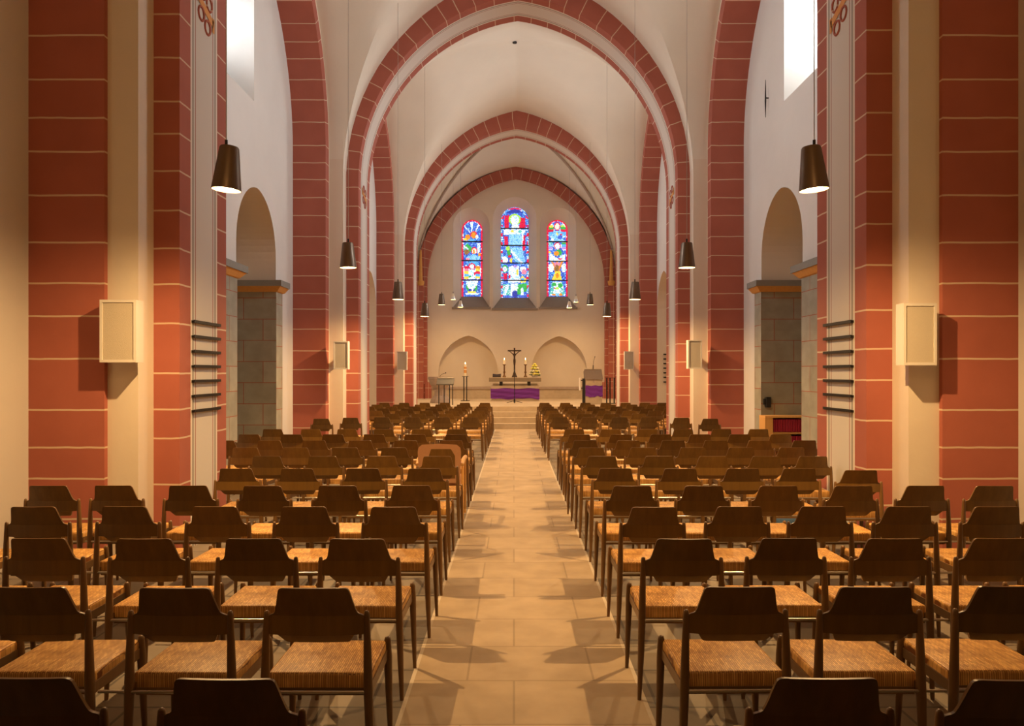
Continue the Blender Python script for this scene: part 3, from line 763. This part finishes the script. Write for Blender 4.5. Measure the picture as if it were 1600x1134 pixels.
ROWS = [  # y of the back tops in the photo, then left and right seats from the aisle outwards (x of back centre)
    (1050, [363, 52], [1281, 1575]),
    (913, [496, 284, 60, -155], [1150, 1359, 1574, 1789]),
    (839, [562, 402, 234, 69, -98], [1065, 1228, 1390, 1554, 1718]),
    (790.5, [617, 478, 340, 199, 60, -80], [1019, 1152, 1282, 1414, 1550]),
    (758, [644, 530, 414, 298, 182, 82], [986, 1097, 1212, 1328, 1440, 1546]),
    (731.5, [664, 568, 467, 372], [961, 1061, 1158, 1246, 1340]),
    (712.5, [684, 597, 506, 419], [940, 1029, 1112, 1194, 1267]),
    (699, [617, 541, 464, 386], [923, 1004, 1081, 1156, 1235]),
    (688, [705, 635, 564, 492, 423, 351], [914, 981, 1051, 1117, 1185, 1255]),
    (678.5, [713, 649, 585, 521, 457, 391], [905, 969, 1032, 1093, 1155, 1218]),
    (670.5, [714, 659, 600, 543, 487, 427], [897, 953, 1011, 1067, 1126, 1184]),
]
def chair_at(x, y, side, row, seat, ext, first=[True]):
    rz = math.radians(random.uniform(-1.0, 1.0))
    lab = 'wooden rush-seat chair %s of aisle, %s row from camera, %s seat from aisle' % ('left' if side < 0 else 'right', ORD[row], ORD[seat])
    if first[0]:
        first[0] = False; o = proto; o.location = (x, y, 0); o.rotation_euler = (0, 0, rz)
    else: o = dup(proto, (x, y, 0), rz)
    o['label'] = lab; o['group'] = 'church chairs in rows either side of the aisle'
    for c in o.children:
        if c.name.startswith('connecting_bar'):
            L = max(.19, min(.33, ext-.235)) if ext else .186; c.scale = ((L+.186)/.372, 1, 1); c.location = (side*(L-.186)/2, 0, 0)
    return o
for r, (yt, L, R) in enumerate(ROWS):
    for side, cols in ((-1, L), (1, R)):
        xs_ = []
        for px in cols:
            d = D2(yt)
            if r == 5 and px == 1340: d -= 0.10
            xs_.append(((px-803)*d/1200, d))
        for k, (x, d) in enumerate(xs_):
            ext = abs(xs_[k+1][0]-x) if k+1 < len(xs_) and abs(xs_[k+1][1]-d) < 0.1 else 0
            chair_at(x, d + random.uniform(-.012, .012), side, r, k + (1 if (side, r) == (-1, 7) else 0), ext)
FAR = [14.05, 15.22, 16.40, 17.45, 18.55, 19.65, 20.80]
for j, d in enumerate(FAR):
    for side in (-1, 1):
        n = 6 if side < 0 else 7
        if j == 0: n = 6
        if j == 1: n = 4
        for k in range(n):
            x = -0.775-0.545*k if side < 0 else 0.835+0.545*k
            dd = d; 
            if j == 0 and k == 4: dd = 13.85
            if j == 0 and k == 5: dd = 13.58; x = -3.40 if side < 0 else 3.46
            if j in (2,) and abs(x-NX) > 3.2: dd += 0.2
            if side > 0 and k == 5 and j > 1: x = 3.54
            if side > 0 and k == 6: x = 4.01
            chair_at(x + (random.uniform(-.015, .015) if k < 5 else 0), dd + random.uniform(-.015, .015), side, 11+j, k, 0.50 if (k+1 < n and not (j == 0 and k >= 3) and not (j == 2 and k >= 4) and k != 5) else 0)

# ------------------------------------------------------------------ pendant lamps
def pendant(x, y, z, top, tilt, label, group, small=False, power=LAMP_W):
    t = thing('pendant_lamp', label, 'lamp', (x, y, z), 0, group)
    rb, rt, h = (0.104, 0.068, 0.300) if not small else (0.10, 0.045, 0.23)
    sh = MB()
    mat = 'silver' if small else 'shade'
    if small: prof = [(rb, 0.0), (rb*0.98, 0.03), (rt*1.1, 0.15), (rt*0.7, h), (0.001, h+0.004)]
    else: prof = [(rb, 0.0), (rt, h), (rt*0.9, h+0.012), (0.001, h+0.014)]
    sh.lathe(prof, mat, n=28)
    ins = MB(); ins.lathe([(rb-.001, 0.0), (rb-0.006, 0.001), (rt-0.006, h-0.01), (0.001, h-0.01)], 'inner', n=28)
    s = sh.build('lamp_shade', t, smooth=40)
    i_ = ins.build('reflector', t, smooth=40)
    g = MB(); g.lathe([(0.001, 0.02), (rb*0.60, 0.022), (rb*0.90, 0.030)], 'glow', n=24); g.lathe([(rb*0.905, 0.004), (rb*0.95, 0.004)], 'glow', n=24)  # glowing disc and rim ring stand in for the lamplit shade lining
    d = g.build('lining_glow', t, smooth=60)
    c = MB(); c.tube([(0, 0, h), (0, 0, h+0.06)], 0.011, 'iron', 8); c.tube([(0, 0, h+0.05), (0, 0, top-z)], 0.0035, 'cord', 6)
    c.build('cord', t, smooth=60)
    for o in (s, i_, d): o.rotation_euler = tilt
    L = bpy.data.lights.new('bulb', 'SPOT'); L.energy = power; L.color = LAMP_COL; L.spot_size = math.radians(172); L.spot_blend = 1.0; L.shadow_soft_size = 0.02
    lo = bpy.data.objects.new('bulb', L); COL.objects.link(lo); lo.parent = t; lo.location = (0, 0, -0.012); lo.rotation_euler = tilt
    return t
def vz(x, y):
    for yc, half, jo, wall in BAYS:
        if abs(y-yc) <= half: return vault_z(x, y, yc, half)
    return 8.85
POS = ['nearest the camera', 'second from the camera', 'third from the camera', 'fourth from the camera', 'fifth from the camera, above the chancel steps']
for i, y in enumerate((5.5, 9.55, 13.65, 17.75)):
    for s in (-1, 1):
        x = -2.06 if s < 0 else 2.15
        tilt = (0.0, 0.075*(-s) if i == 0 else random.uniform(-.03, .03), 0)
        pendant(x, y, 2.91, vz(x, y)+0.02, tilt, 'bronze cone pendant lamp in the %s row, %s' % ('left' if s < 0 else 'right', POS[i]), 'bronze nave pendant lamps')
for s, px in ((-1, 690), (1, 922)):
    y = 21.9; x = (px-803)*y/1200; z = 3.55
    pendant(x, y, z, vz(x, y)+0.02, (0, 0, 0), 'bronze cone pendant lamp hung high above the chancel steps, %s side' % ('left' if s < 0 else 'right'), 'bronze nave pendant lamps')
for px, py, y, lab in ((708, 468, 28.3, 'small silver pendant lamp left of altar, the outer one beside the left window'), (719.5, 480, 26.2, 'small silver pendant lamp left of altar, the lower inner one'),
                       (900, 472, 28.3, 'small silver pendant lamp right of altar, the outer one under the right window'), (889.5, 481, 26.2, 'small silver pendant lamp right of altar, the lower inner one')):
    x = (px-803)*y/1200; z = 1.6+(583-py)*y/1200
    pendant(x, y, z, vz(x, y)+0.02, (0, 0, 0), lab, 'silver chancel pendant lamps', True, CHANCEL_W)

# ------------------------------------------------------------------ loudspeakers and hymn board rails on the piers
def speaker(x, y, z, w_, h, label, arm, rz=0.0):
    t = thing('loudspeaker', label, 'speaker', (x, y, z), rz, 'white wall loudspeakers')
    b_ = MB(); f = 0.022
    b_.box((-w_/2, 0.015, 0), (w_/2, 0.13, h), 'white')
    for a, c in (((-w_/2, 0, 0), (-w_/2+f, 0.016, h)), ((w_/2-f, 0, 0), (w_/2, 0.016, h)), ((-w_/2+f, 0, 0), (w_/2-f, 0.016, f)), ((-w_/2+f, 0, h-f), (w_/2-f, 0.016, h))): b_.box(a, c, 'white')
    b_.build('cabinet', t)
    g = MB(); g.box((-w_/2+f, 0.008, f), (w_/2-f, 0.016, h-f), 'grille'); g.build('grille', t)
    a_ = MB(); bx_ = -0.05 if x < 0 else 0.05; a_.box((bx_-0.025, 0.13, h*0.4), (bx_+0.025, 0.13+arm, h*0.6), 'iron'); a_.build('bracket', t)
for (cx, cy, y, wpx, hpx, yw, nm) in ((184, 517, 6.31, 57, 98, 6.51, 'nearest left pier, beside the ladder-like rails'), (1438, 522, 6.31, 52, 97, 6.51, 'nearest right pier'),
        (532.5, 555, 13.9, 23, 44, 14.33, 'middle left pier'), (1086, 553.5, 13.9, 22, 45, 14.33, 'middle right pier'),
        (628, 563.5, 21.78, 15.5, 29, 22.16, 'far left pier next to the chancel'), (983, 563, 21.78, 14.5, 28.5, 22.16, 'far right pier next to the chancel')):
    h = hpx*y/1200
    speaker((cx-803)*y/1200, y, 1.6+(583-cy)*y/1200-h/2, wpx*y/1200, h, 'white loudspeaker box on the ' + nm, yw-y-0.135)
def rails(side, pier, label):
    x = NX+side*HS; yc = pier+PD/2+0.0
    t = thing('hymn_board', label, 'rails', (x, yc, 0), 0, 'hymn number rails')
    for i in range(7):
        z = 2.075 - i*0.1375
        r = MB(); r.box((-0.022 if side > 0 else 0.0, -0.30, z-0.011), (0.0 if side > 0 else 0.022, 0.34, z+0.011), 'iron'); r.box((-0.028 if side > 0 else 0.020, -0.30, z-0.011), (-0.020 if side > 0 else 0.028, 0.34, z+0.016), 'iron')
        r.build('rail', t)
rails(-1, PIERS[0], 'column of seven black hymn number rails on the left pier soffit')
rails(1, PIERS[0], 'column of seven black hymn number rails on the nearest right pier soffit')
t = thing('hymn_board', 'column of seven short black rails in the far right side bay', 'rails', (4.30, 21.945, 0), 0, 'hymn number rails')
for i in range(7):
    z = 1.6+(583-553.5-i*7.2)*21.9/1200
    r = MB(); r.box((-0.03, -0.05, z-0.018), (0.14, 0.0, z+0.018), 'iron'); r.build('rail', t)

# ------------------------------------------------------------------ chancel furniture
PZ = 0.6
def cloth(w_, h, y, z, amp=0.02, seed=0, nx=40, nz=12):
    rnd = random.Random(seed); ph = [rnd.uniform(0, 6) for _ in range(6)]
    P = []
    for j in range(nz+1):
        row = []
        for i in range(nx+1):
            u = i/nx; v = j/nz
            e = 0.018*math.sin(9*u+ph[0])+0.012*math.sin(21*u+ph[1])
            yy = y - 0.012 - amp*(0.5+0.5*math.sin(14*v+5*u+ph[2])) - amp*0.5*math.sin(9*u-11*v+ph[3])**2
            row.append((-w_/2+w_*u, yy, z+h*v+e*(1-v)+ (0.012*math.sin(13*u+ph[4])*v)))
        P.append(row)
    return P
# altar
AY = 27.3
t = thing('altar', 'stone altar table with thick slab top, at the middle of the chancel', 'altar', (0.04, AY, PZ))
a = MB(); rbox(a, (-0.93, 0, 0.70), (0.93, 0.85, 0.84), 'slab', 0.012, 2); rbox(a, (-0.925, 0.005, 0.838), (0.925, 0.845, 0.855), 'stone', 0.004, 1); a.build('altar_top', t)  # slab front coloured darker and top skin paler, as light falls on them
a = MB(); a.box((-0.87, 0.06, 0.0), (0.87, 0.8, 0.04), 'stone'); a.box((-0.85, 0.08, 0.04), (0.85, 0.78, 0.56), 'stone'); a.build('altar_body', t)
for sx in (-0.5, 0.5):
    a = MB(); a.box((sx-0.055, 0.12, 0.56), (sx+0.055, 0.70, 0.70), 'black'); o = a.build('block', t); o['label'] = 'black support block'
a = MB(); a.box((-0.80, 0.2, 0.56), (0.80, 0.75, 0.62), 'stone'); a.build('altar_core', t)
cl = MB(); cl.grid(cloth(1.74, 0.37, 0.08, 0.09, 0.02, 3), 'purple')
cl = cl.build('altar_cloth', None, smooth=60, loc=(0.04, AY, PZ)); tag(cl, 'purple cloth hanging across the front of the stone altar', 'cloth')
AT = PZ+0.855
# crucifix: cross, base, figure
t = thing('crucifix', 'dark bronze crucifix standing at the centre of the altar', 'crucifix', (0.02, AY+0.42, AT))
c = MB(); c.lathe([(0.0, 0), (0.105, 0.0), (0.10, 0.02), (0.07, 0.08), (0.04, 0.17), (0.022, 0.24)], 'bronze', n=16); c.build('base', t, smooth=40)
c = MB(); c.box((-0.028, -0.012, 0.18), (0.028, 0.012, 1.06), 'bronze'); c.box((-0.245, -0.013, 0.935), (0.245, 0.013, 0.98), 'bronze'); c.build('cross', t)
sk = bpy.data.meshes.new('figure')
vs = [(0, -.035, .63), (0, -.035, .72), (0, -.04, .80), (0, -.035, .845), (0.005, -.045, .90), (-.055, -.035, .835), (-.13, -.03, .90), (-.21, -.022, .955), (.055, -.035, .835), (.13, -.03, .90), (.21, -.022, .955), (-.022, -.045, .60), (-.018, -.06, .48), (-.008, -.035, .36), (.022, -.045, .60), (.018, -.06, .48), (.008, -.035, .36), (0, -.055, .325)]
es = [(0, 1), (1, 2), (2, 3), (3, 4), (2, 5), (5, 6), (6, 7), (2, 8), (8, 9), (9, 10), (0, 11), (11, 12), (12, 13), (0, 14), (14, 15), (15, 16), (13, 17)]
rd = [.038, .034, .042, .018, .030, .020, .015, .010, .020, .015, .010, .026, .020, .012, .026, .020, .012, .010]
sk.from_pydata(vs, es, []); so = bpy.data.objects.new('figure', sk); COL.objects.link(so); so.parent = t
md = so.modifiers.new('skin', 'SKIN')
for i, v in enumerate(sk.skin_vertices[0].data): v.radius = (rd[i], rd[i])
sk.skin_vertices[0].data[0].use_root = True
so.modifiers.new('sub', 'SUBSURF').levels = 1; so.modifiers['sub'].render_levels = 2; sk.materials.append(M['bronze'])
so['label'] = 'small bronze figure with outstretched arms'
# candlesticks + candles
def candle(x, y, z, r, h, label, wick=True):
    t = thing('candle', label, 'candle', (x, y, z))
    a = MB(); a.lathe([(0.0, 0), (r, 0), (r, h-0.005), (r*0.6, h-0.008), (0.0, h-0.008)], 'wax', n=16); a.build('wax', t, smooth=40)
    f = MB(); f.lathe([(0.0, h-0.005), (r*0.38, h+0.02), (r*0.28, h+0.04), (0.0, h+0.075)], 'flame', n=10); f.build('flame', t, smooth=60)
    return t
for px, sd in ((788, 'left'), (821, 'right')):
    x = (px-803)*(AY+0.4)/1200
    t = thing('candlestick', 'turned brown candlestick on the altar, %s of the crucifix' % sd, 'candlestick', (x, AY+0.4, AT), 0, 'altar candlesticks')
    a = MB(); a.lathe([(0, 0), (0.068, 0), (0.062, 0.03), (0.03, 0.08), (0.028, 0.16), (0.06, 0.185), (0.028, 0.21), (0.025, 0.42), (0.060, 0.450), (0.060, 0.467), (0, 0.467)], 'brass', n=16); a.build('stem', t, smooth=40)
    candle(x, AY+0.4, AT+0.467, 0.038, 0.16, 'cream candle burning on the candlestick %s of the crucifix' % sd)
# bible on a low stand
x = (776-803)*AY/1200
t = thing('open_book', 'dark open book on a low stand at the left end of the altar', 'book', (x, AY+0.3, AT))
a = MB(); a.box((-0.15, -0.10, 0), (0.15, 0.10, 0.015), 'black'); a.build('stand', t)
for s in (-1, 1):
    a = MB(); a.face([(0, -0.1, 0.03), (s*0.15, -0.1, 0.045), (s*0.15, 0.1, 0.13), (0, 0.1, 0.11)], 'bronze'); a.face([(0, -0.1, 0.015), (s*0.15, -0.1, 0.015), (s*0.15, -0.1, 0.045), (0, -0.1, 0.03)], 'bronze'); a.face([(s*0.15, -0.1, 0.015), (s*0.15, 0.1, 0.015), (s*0.15, 0.1, 0.13), (s*0.15, -0.1, 0.045)], 'bronze'); a.face([(0, 0.1, 0.015), (s*0.15, 0.1, 0.015), (s*0.15, 0.1, 0.13), (0, 0.1, 0.11)], 'bronze'); a.build('page_block', t)
# flowers
x = (836-803)*AY/1200
t = thing('flower_arrangement', 'cone of yellow and cream flowers in a white pot on altar', 'flowers', (x, AY+0.3, AT))
a = MB(); a.lathe([(0, 0), (0.10, 0), (0.115, 0.06), (0.10, 0.06), (0, 0.05)], 'white', n=20); a.build('pot', t, smooth=40)
a = MB(); rnd = random.Random(4)
for k in range(170):
    hh = rnd.random()**1.4; r = 0.18*(1-hh)+0.02; an = rnd.uniform(0, 2*PI); z = 0.06+0.40*hh
    p = Vector((r*0.5*math.cos(an), r*0.5*math.sin(an), z)); d = Vector((math.cos(an), math.sin(an), rnd.uniform(-.2, .5))).normalized(); q = p+d*r*0.75
    n_ = d.cross(Vector((0, 0, 1))).normalized()*0.022; mid = (p+q)/2+Vector((0, 0, 0.012))
    a.face([p, mid+n_, q, mid-n_], 'green')
o = a.build('foliage', t, recalc=False)
fl = []
for lev, (zz, rr, nn) in enumerate(((0.12, 0.155, 8), (0.22, 0.13, 7), (0.32, 0.10, 5), (0.41, 0.055, 3), (0.47, 0.0, 1))):
    for k in range(nn):
        an = 2*PI*k/nn+lev*0.5+rnd.uniform(-.2, .2); mt = 'petal' if rnd.random() < .6 else 'petalw'
        f = MB(); cx, cy = rr*math.cos(an), rr*math.sin(an); 
        for pk in range(9):
            b2 = 2*PI*pk/9; f.ball((cx+0.032*math.cos(b2), cy+0.032*math.sin(b2), zz+0.012*math.sin(3*b2)), 0.023, mt, 6)
        f.ball((cx, cy, zz+0.012), 0.03, mt, 6); f.build('blossom', t, smooth=60)
# microphone stand in front of the altar
t = thing('microphone_stand', 'thin black microphone stand on three feet in front of the altar', 'microphone stand', (0.02, 25.7, PZ))
a = MB(); a.tube([(0, 0, 0.03), (0, 0, 1.02)], 0.012, 'iron', 8); a.tube([(0, 0, 0.55), (0, 0, 0.62)], 0.018, 'iron', 8); a.tube([(0, 0, 0.02), (0, 0, 0.13)], 0.03, 'iron', 8); a.build('pole', t, smooth=60)
for k in range(3):
    an = -PI/2+2*PI*k/3; a = MB(); a.tube([(0.02*math.cos(an), 0.02*math.sin(an), 0.07), (0.30*math.cos(an), 0.30*math.sin(an), 0.010)], 0.009, 'iron', 6); a.build('leg', t)
a = MB(); a.tube([(0, 0, 1.02), (0, 0.02, 1.06), (0, 0.1, 1.10)], [0.012, 0.018, 0.022], 'iron', 8); a.build('microphone', t, smooth=60)
# paschal candle on its stand
y = 27.7; x = (727-803)*y/1200
t = thing('candle_stand', 'black metal stand of slim rods carrying the tall candle left of altar', 'stand', (x, y, PZ))
a = MB(); a.box((-0.16, -0.16, 0), (0.16, 0.16, 0.02), 'iron'); a.build('base', t)
for sx in (-1, 1):
    for sy in (-1, 1): a = MB(); a.tube([(sx*0.05, sy*0.05, 0.02), (sx*0.05, sy*0.05, 0.87)], 0.015, 'iron', 8); a.build('rod', t)
a = MB(); a.box((-0.11, -0.11, 0.87), (0.11, 0.11, 0.89), 'iron'); a.build('plate', t)
t = candle(x, y, PZ+0.89, 0.05, 0.44, 'tall cream candle with an orange motif on a black rod stand')
a = MB()
for zz, hh in ((0.12, 0.10), (0.27, 0.06)): a.lathe([(0.0508, zz), (0.0512, zz+0.01), (0.0512, zz+hh), (0.0508, zz+hh+0.01)], 'orange', n=16)
a.build('motif', t, smooth=40)
# font
y = 26.0; x = (688-803)*y/1200
t = thing('baptismal_font', 'octagonal stone font with flared bowl at the left of the chancel', 'font', (x, y, PZ))
a = MB(); a.lathe([(0, 0.86), (0.32, 0.86), (0.33, 0.88), (0.43, 0.88), (0.43, 0.80), (0.40, 0.77), (0.40, 0.74), (0.36, 0.62), (0.25, 0.50), (0.22, 0.46)], 'pstone', n=8, rot=PI/8); a.build('bowl', t)
a = MB(); a.lathe([(0.24, 0.46), (0.24, 0.43), (0.21, 0.42), (0.21, 0.25), (0.25, 0.23)], 'pstone', n=8, rot=PI/8); a.build('stem', t)
a = MB(); a.lathe([(0.25, 0.23), (0.33, 0.12), (0.36, 0.04), (0.36, 0.0), (0, 0)], 'pstone', n=8, rot=PI/8); a.build('base', t)
# reading desk with gooseneck microphone
y = 24.2; x = (696-803)*y/1200
t = thing('reading_desk', 'low metal reading desk with sloping top in front of the font', 'desk', (x, y, PZ))
a = MB(); i0 = 0; rbox(a, (-0.27, -0.22, -0.02), (0.27, 0.22, 0.02), 'slate', 0.006, 1); xform(a, Matrix.Translation((0, 0, 0.74)) @ Matrix.Rotation(0.45, 4, 'X')); a.build('desk_top', t)
a = MB(); rbox(a, (-0.24, 0.16, 0.0), (0.24, 0.20, 0.025), 'border', 0.004, 1); xform(a, Matrix.Translation((0, 0, 0.76)) @ Matrix.Rotation(0.45, 4, 'X')); a.build('ledge', t)  # pale stone colour paints the light caught along the ledge
for (lx, ly) in ((-0.19, -0.15), (0.24, -0.16), (-0.05, 0.12), (0.12, 0.12)):
    a = MB(); a.box((lx-0.013, ly-0.013, 0), (lx+0.013, ly+0.013, 0.72+ly*0.48), 'iron'); a.build('leg', t)
a = MB(); a.tube([(-0.2, 0.18, 0.80), (-0.18, 0.16, 0.92), (-0.12, 0.1, 0.97), (-0.02, 0.02, 1.0), (0.0, 0, 1.01)], 0.006, 'iron', 6); a.ball((0.01, -0.01, 1.01), 0.02, 'iron', 8); o = a.build('microphone', t, smooth=60)
# ambo
y = 24.8; x = (928-803)*y/1200
t = thing('lectern', 'stone lectern with sloping grey front, at the right of the chancel', 'lectern', (x, y, PZ))
a = MB(); a.box((-0.26, 0.08, 0), (0.28, 0.42, 0.86), 'stone'); a.build('body', t)
a = MB(); a.box((-0.015, 0.06, 0.70), (0.015, 0.085, 0.80), 'pstone'); a.build('joint', t)
a = MB()
q = [(-0.28, 0.02, 0.80), (0.30, 0.02, 0.80), (0.26, 0.10, 1.12), (-0.30, 0.10, 1.12)]; p2 = [(-0.28, 0.45, 0.80), (0.30, 0.45, 0.80), (0.30, 0.45, 1.05), (-0.30, 0.45, 1.05)]
a.face(q, 'slate2'); a.face(p2, 'slate2'); a.face([q[0], q[1], p2[1], p2[0]], 'slate2'); a.face([q[3], q[2], p2[2], p2[3]], 'slate2'); a.face([q[0], q[3], p2[3], p2[0]], 'slate2'); a.face([q[1], q[2], p2[2], p2[1]], 'slate2'); a.build('desk_top', t)
a = MB(); rbox(a, (-0.30, 0.08, 1.12), (0.26, 0.20, 1.155), 'border', 0.006, 1); a.build('ledge', t)
a = MB(); a.tube([(-0.02, 0.06, 1.13), (-0.015, 0.05, 1.26)], 0.015, 'iron', 8); a.tube([(-0.015, 0.05, 1.25), (0.0, 0.05, 1.4), (0.03, 0.04, 1.52)], 0.006, 'iron', 6); a.ball((0.035, 0.04, 1.53), 0.016, 'iron', 8); a.build('microphone', t, smooth=60)
cl = MB(); cl.grid(cloth(0.56, 0.36, 0.08, 0.0, 0.018, 8, 24, 12), 'purple'); cl = cl.build('lectern_cloth', None, smooth=60, loc=(x+0.01, y, PZ+0.24)); tag(cl, 'dark purple cloth hanging on the front of the stone lectern', 'cloth')
# post with white tube light / column loudspeaker
y = 25.0; x = (912-803)*y/1200
t = thing('column_loudspeaker', 'slim black post with a white tube fixed on it, left of the lectern', 'post', (x, y, PZ))
a = MB(); a.box((-0.045, -0.03, 0), (0.045, 0.03, 0.83), 'black'); a.build('post', t)
a = MB(); a.tube([(-0.115, 0, 0.44), (-0.125, 0, 0.86)], 0.036, 'paper', 10); o = a.build('tube', t); o['label'] = 'white tube'
a = MB(); a.box((-0.11, -0.01, 0.75), (-0.04, 0.01, 0.78), 'iron'); a.box((-0.11, -0.01, 0.50), (-0.04, 0.01, 0.52), 'iron'); a.build('clip', t)
# slim four-post rack
y = 25.2; x = (957-803)*y/1200
t = thing('metal_rack', 'rack of four slim black uprights to the right of the lectern', 'rack', (x, y, PZ))
for k in range(4):
    xx = (-9+k*5.8)*y/1200; a = MB(); a.box((xx-0.018, -0.02+0.12*(k % 2), 0.02), (xx+0.018, 0.02+0.12*(k % 2), 0.84), 'iron'); a.build('upright', t)
a = MB(); a.box((-0.24, -0.04, 0), (0.22, 0.16, 0.02), 'iron'); a.build('base', t)
a = MB(); a.box((-0.24, -0.03, 0.84), (0.22, 0.15, 0.855), 'iron'); a.build('top', t)

# ------------------------------------------------------------------ tan armchair on the left of the aisle
d = 8.40; x = (687-803)*d/1200
t = thing('armchair', 'tan upholstered armchair among the dark chairs beside the aisle', 'armchair', (x, d, 0))
a = MB()
prof = [(-0.225, 0.40), (-0.232, 0.60), (-0.236, 0.74), (-0.228, 0.79), (-0.19, 0.822), (0, 0.834), (0.19, 0.822), (0.228, 0.79), (0.236, 0.74), (0.232, 0.60), (0.225, 0.40)]
fr = [(px_, 0.0-0.10*(pz-0.42), pz) for px_, pz in prof]; bk = [(px_*0.97, 0.065-0.10*(pz-0.42), pz-0.008) for px_, pz in prof]
a.face(fr, 'tan'); a.face(bk, 'tan')
for i in range(len(prof)): a.face([fr[i], fr[(i+1) % len(prof)], bk[(i+1) % len(prof)], bk[i]], 'tan')
a.build('backrest', t)
a = MB(); a.face([(-.15, -.006, .45), (.17, -.006, .45), (.17, -.030, .70), (.125, -.039, .775), (-.09, -.039, .775), (-.115, -.030, .70)], 'wood'); a.face([(-.15, .004, .45), (.17, .004, .45), (.17, -.022, .70), (.125, -.030, .775), (-.09, -.030, .775), (-.115, -.022, .70)], 'wood'); o = a.build('back_panel', t); o['label'] = 'dark wooden panel in place of the chair back in front'  # panel added to stand for the dark chair in front
a = MB(); rbox(a, (-0.22, 0.06, 0.33), (0.22, 0.46, 0.45), 'tan', 0.03, 3); a.build('seat', t, smooth=60)
for s in (-1, 1):
    a = MB(); a.tube([(s*0.245, -0.01, 0.60), (s*0.25, 0.2, 0.64), (s*0.255, 0.42, 0.64), (s*0.255, 0.45, 0.63)], [0.018, 0.024, 0.024, 0.014], 'honey', 10); a.build('armrest', t, smooth=60)
    for yy, zz in ((0.42, 0.62), (0.02, 0.58)):
        a = MB(); a.tube([(s*0.25, yy, zz), (s*0.248, yy, 0.30), (s*0.25, yy, 0)], [0.014, 0.018, 0.012], 'honey', 10); a.build('leg', t, smooth=60)

# ------------------------------------------------------------------ hymn-book case in the right passage
bx0, bx1, by, bh = 4.12, 5.05, 12.60, 0.90
t = thing('bookcase', 'low honey-coloured bookcase standing in the right side passage', 'bookcase', (bx0, by, 0))
W = bx1-bx0
for nm, a_, b_ in (('side_panel', (0, 0, 0), (0.13, 0.30, bh-0.03)), ('side_panel', (W-0.03, 0, 0), (W, 0.30, bh-0.03)), ('top', (0, -0.01, bh-0.03), (W, 0.30, bh)), ('shelf', (0.13, 0.02, 0.60), (W-0.03, 0.29, 0.63)), ('shelf', (0.13, 0.02, 0.32), (W-0.03, 0.29, 0.35)), ('shelf', (0.13, 0.02, 0.04), (W-0.03, 0.29, 0.07)), ('back_panel', (0.13, 0.285, 0.04), (W-0.03, 0.30, bh-0.03))):
    a = MB(); a.box(a_, b_, 'honey'); a.build(nm, t)
bk = None
for sh, (zz, nm) in enumerate(((0.631, 'upper'), (0.351, 'middle'))):
    for k in range(18):
        xx = bx0+0.15+k*0.041
        lab = 'crimson hymn book, %s from the left on the %s bookcase shelf' % (ORD[k], nm)
        if bk is None:
            a = MB(); rbox(a, (0, 0, 0), (0.036, 0.15, 0.215), 'bookred', 0.005, 1); bk = a.build('hymn_book'); o = bk
        else: o = bk.copy(); COL.objects.link(o)
        o.location = (xx, by+0.05+random.uniform(-.01, .01), zz); o.rotation_euler = (0, 0, 0); tag(o, lab, 'book', 'crimson hymn books in the bookcase')

# ------------------------------------------------------------------ small things
# crumpled paper on a chair
a = MB(); rnd = random.Random(2); P = []
for i in range(7):
    P.append([((j-3)*0.02, (i-3)*0.018, 0.03+rnd.uniform(0, 0.035)-0.005*(abs(i-3)+abs(j-3))) for j in range(7)])
a.grid(P, 'paper'); a.grid([[(p[0], p[1], 0.002) for p in r] for r in P], 'paper')
rim = P[0]+[r[-1] for r in P[1:]]+list(reversed(P[-1][:-1]))+[r[0] for r in reversed(P[1:-1])]
a.grid([rim, [(p[0], p[1], 0.002) for p in rim]], 'paper', closed=True)
o = a.build('crumpled_paper', loc=(2.50, 5.02, 0.458)); tag(o, 'crumpled white paper lying on a rush seat at the right', 'paper')
# black wall telephone / box on the passage jamb
a = thing('wall_box', 'small black device fixed on the painted jamb of the right passage', 'wall device', (4.30, 13.05, 1.02))
q = MB(); rbox(q, (-0.045, -0.09, 0), (0.045, -0.012, 0.18), 'black', 0.01, 2); q.build('case', a)
q = MB(); q.tube([(-0.07, -0.06, 0.05), (-0.07, -0.06, 0.15)], 0.02, 'black', 8); q.build('handset', a)
# iron spike on the right wall, vault hole
q = MB(); q.tube([(0, 0, 0), (-0.05, 0, 0.0)], 0.01, 'iron', 6); q.tube([(-0.05, 0, -0.32), (-0.05, 0, -0.05), (-0.05, 0, 0.3)], [0.004, 0.014, 0.004], 'iron', 6)
o = q.build('iron_hook', loc=(NX+4.13, 12.7, 6.15)); tag(o, 'thin black iron spike on white wall below the right window', 'hook')
q = MB(); q.lathe([(0.0, 0.0), (0.055, 0.0), (0.055, 0.03)], 'black', n=16); o = q.build('trim_40', loc=(0.02, 19.1, vault_z(0.02, 19.1, BAYS[2][0], BAYS[2][1])-0.03)); struct(o)
# blue bag under the chairs
q = thing('bag', 'blue cloth bag on the floor under the right-hand chairs', 'bag', (2.62, 7.35, 0))
a = MB(); rbox(a, (-0.13, -0.06, 0.0), (0.13, 0.06, 0.24), 'blue', 0.04, 3); a.build('body', q, smooth=60)
a = MB(); a.tube([(-0.07, 0, 0.235), (-0.06, 0, 0.30), (0.06, 0, 0.30), (0.07, 0, 0.235)], 0.008, 'blue', 6); a.build('handle', q, smooth=60)
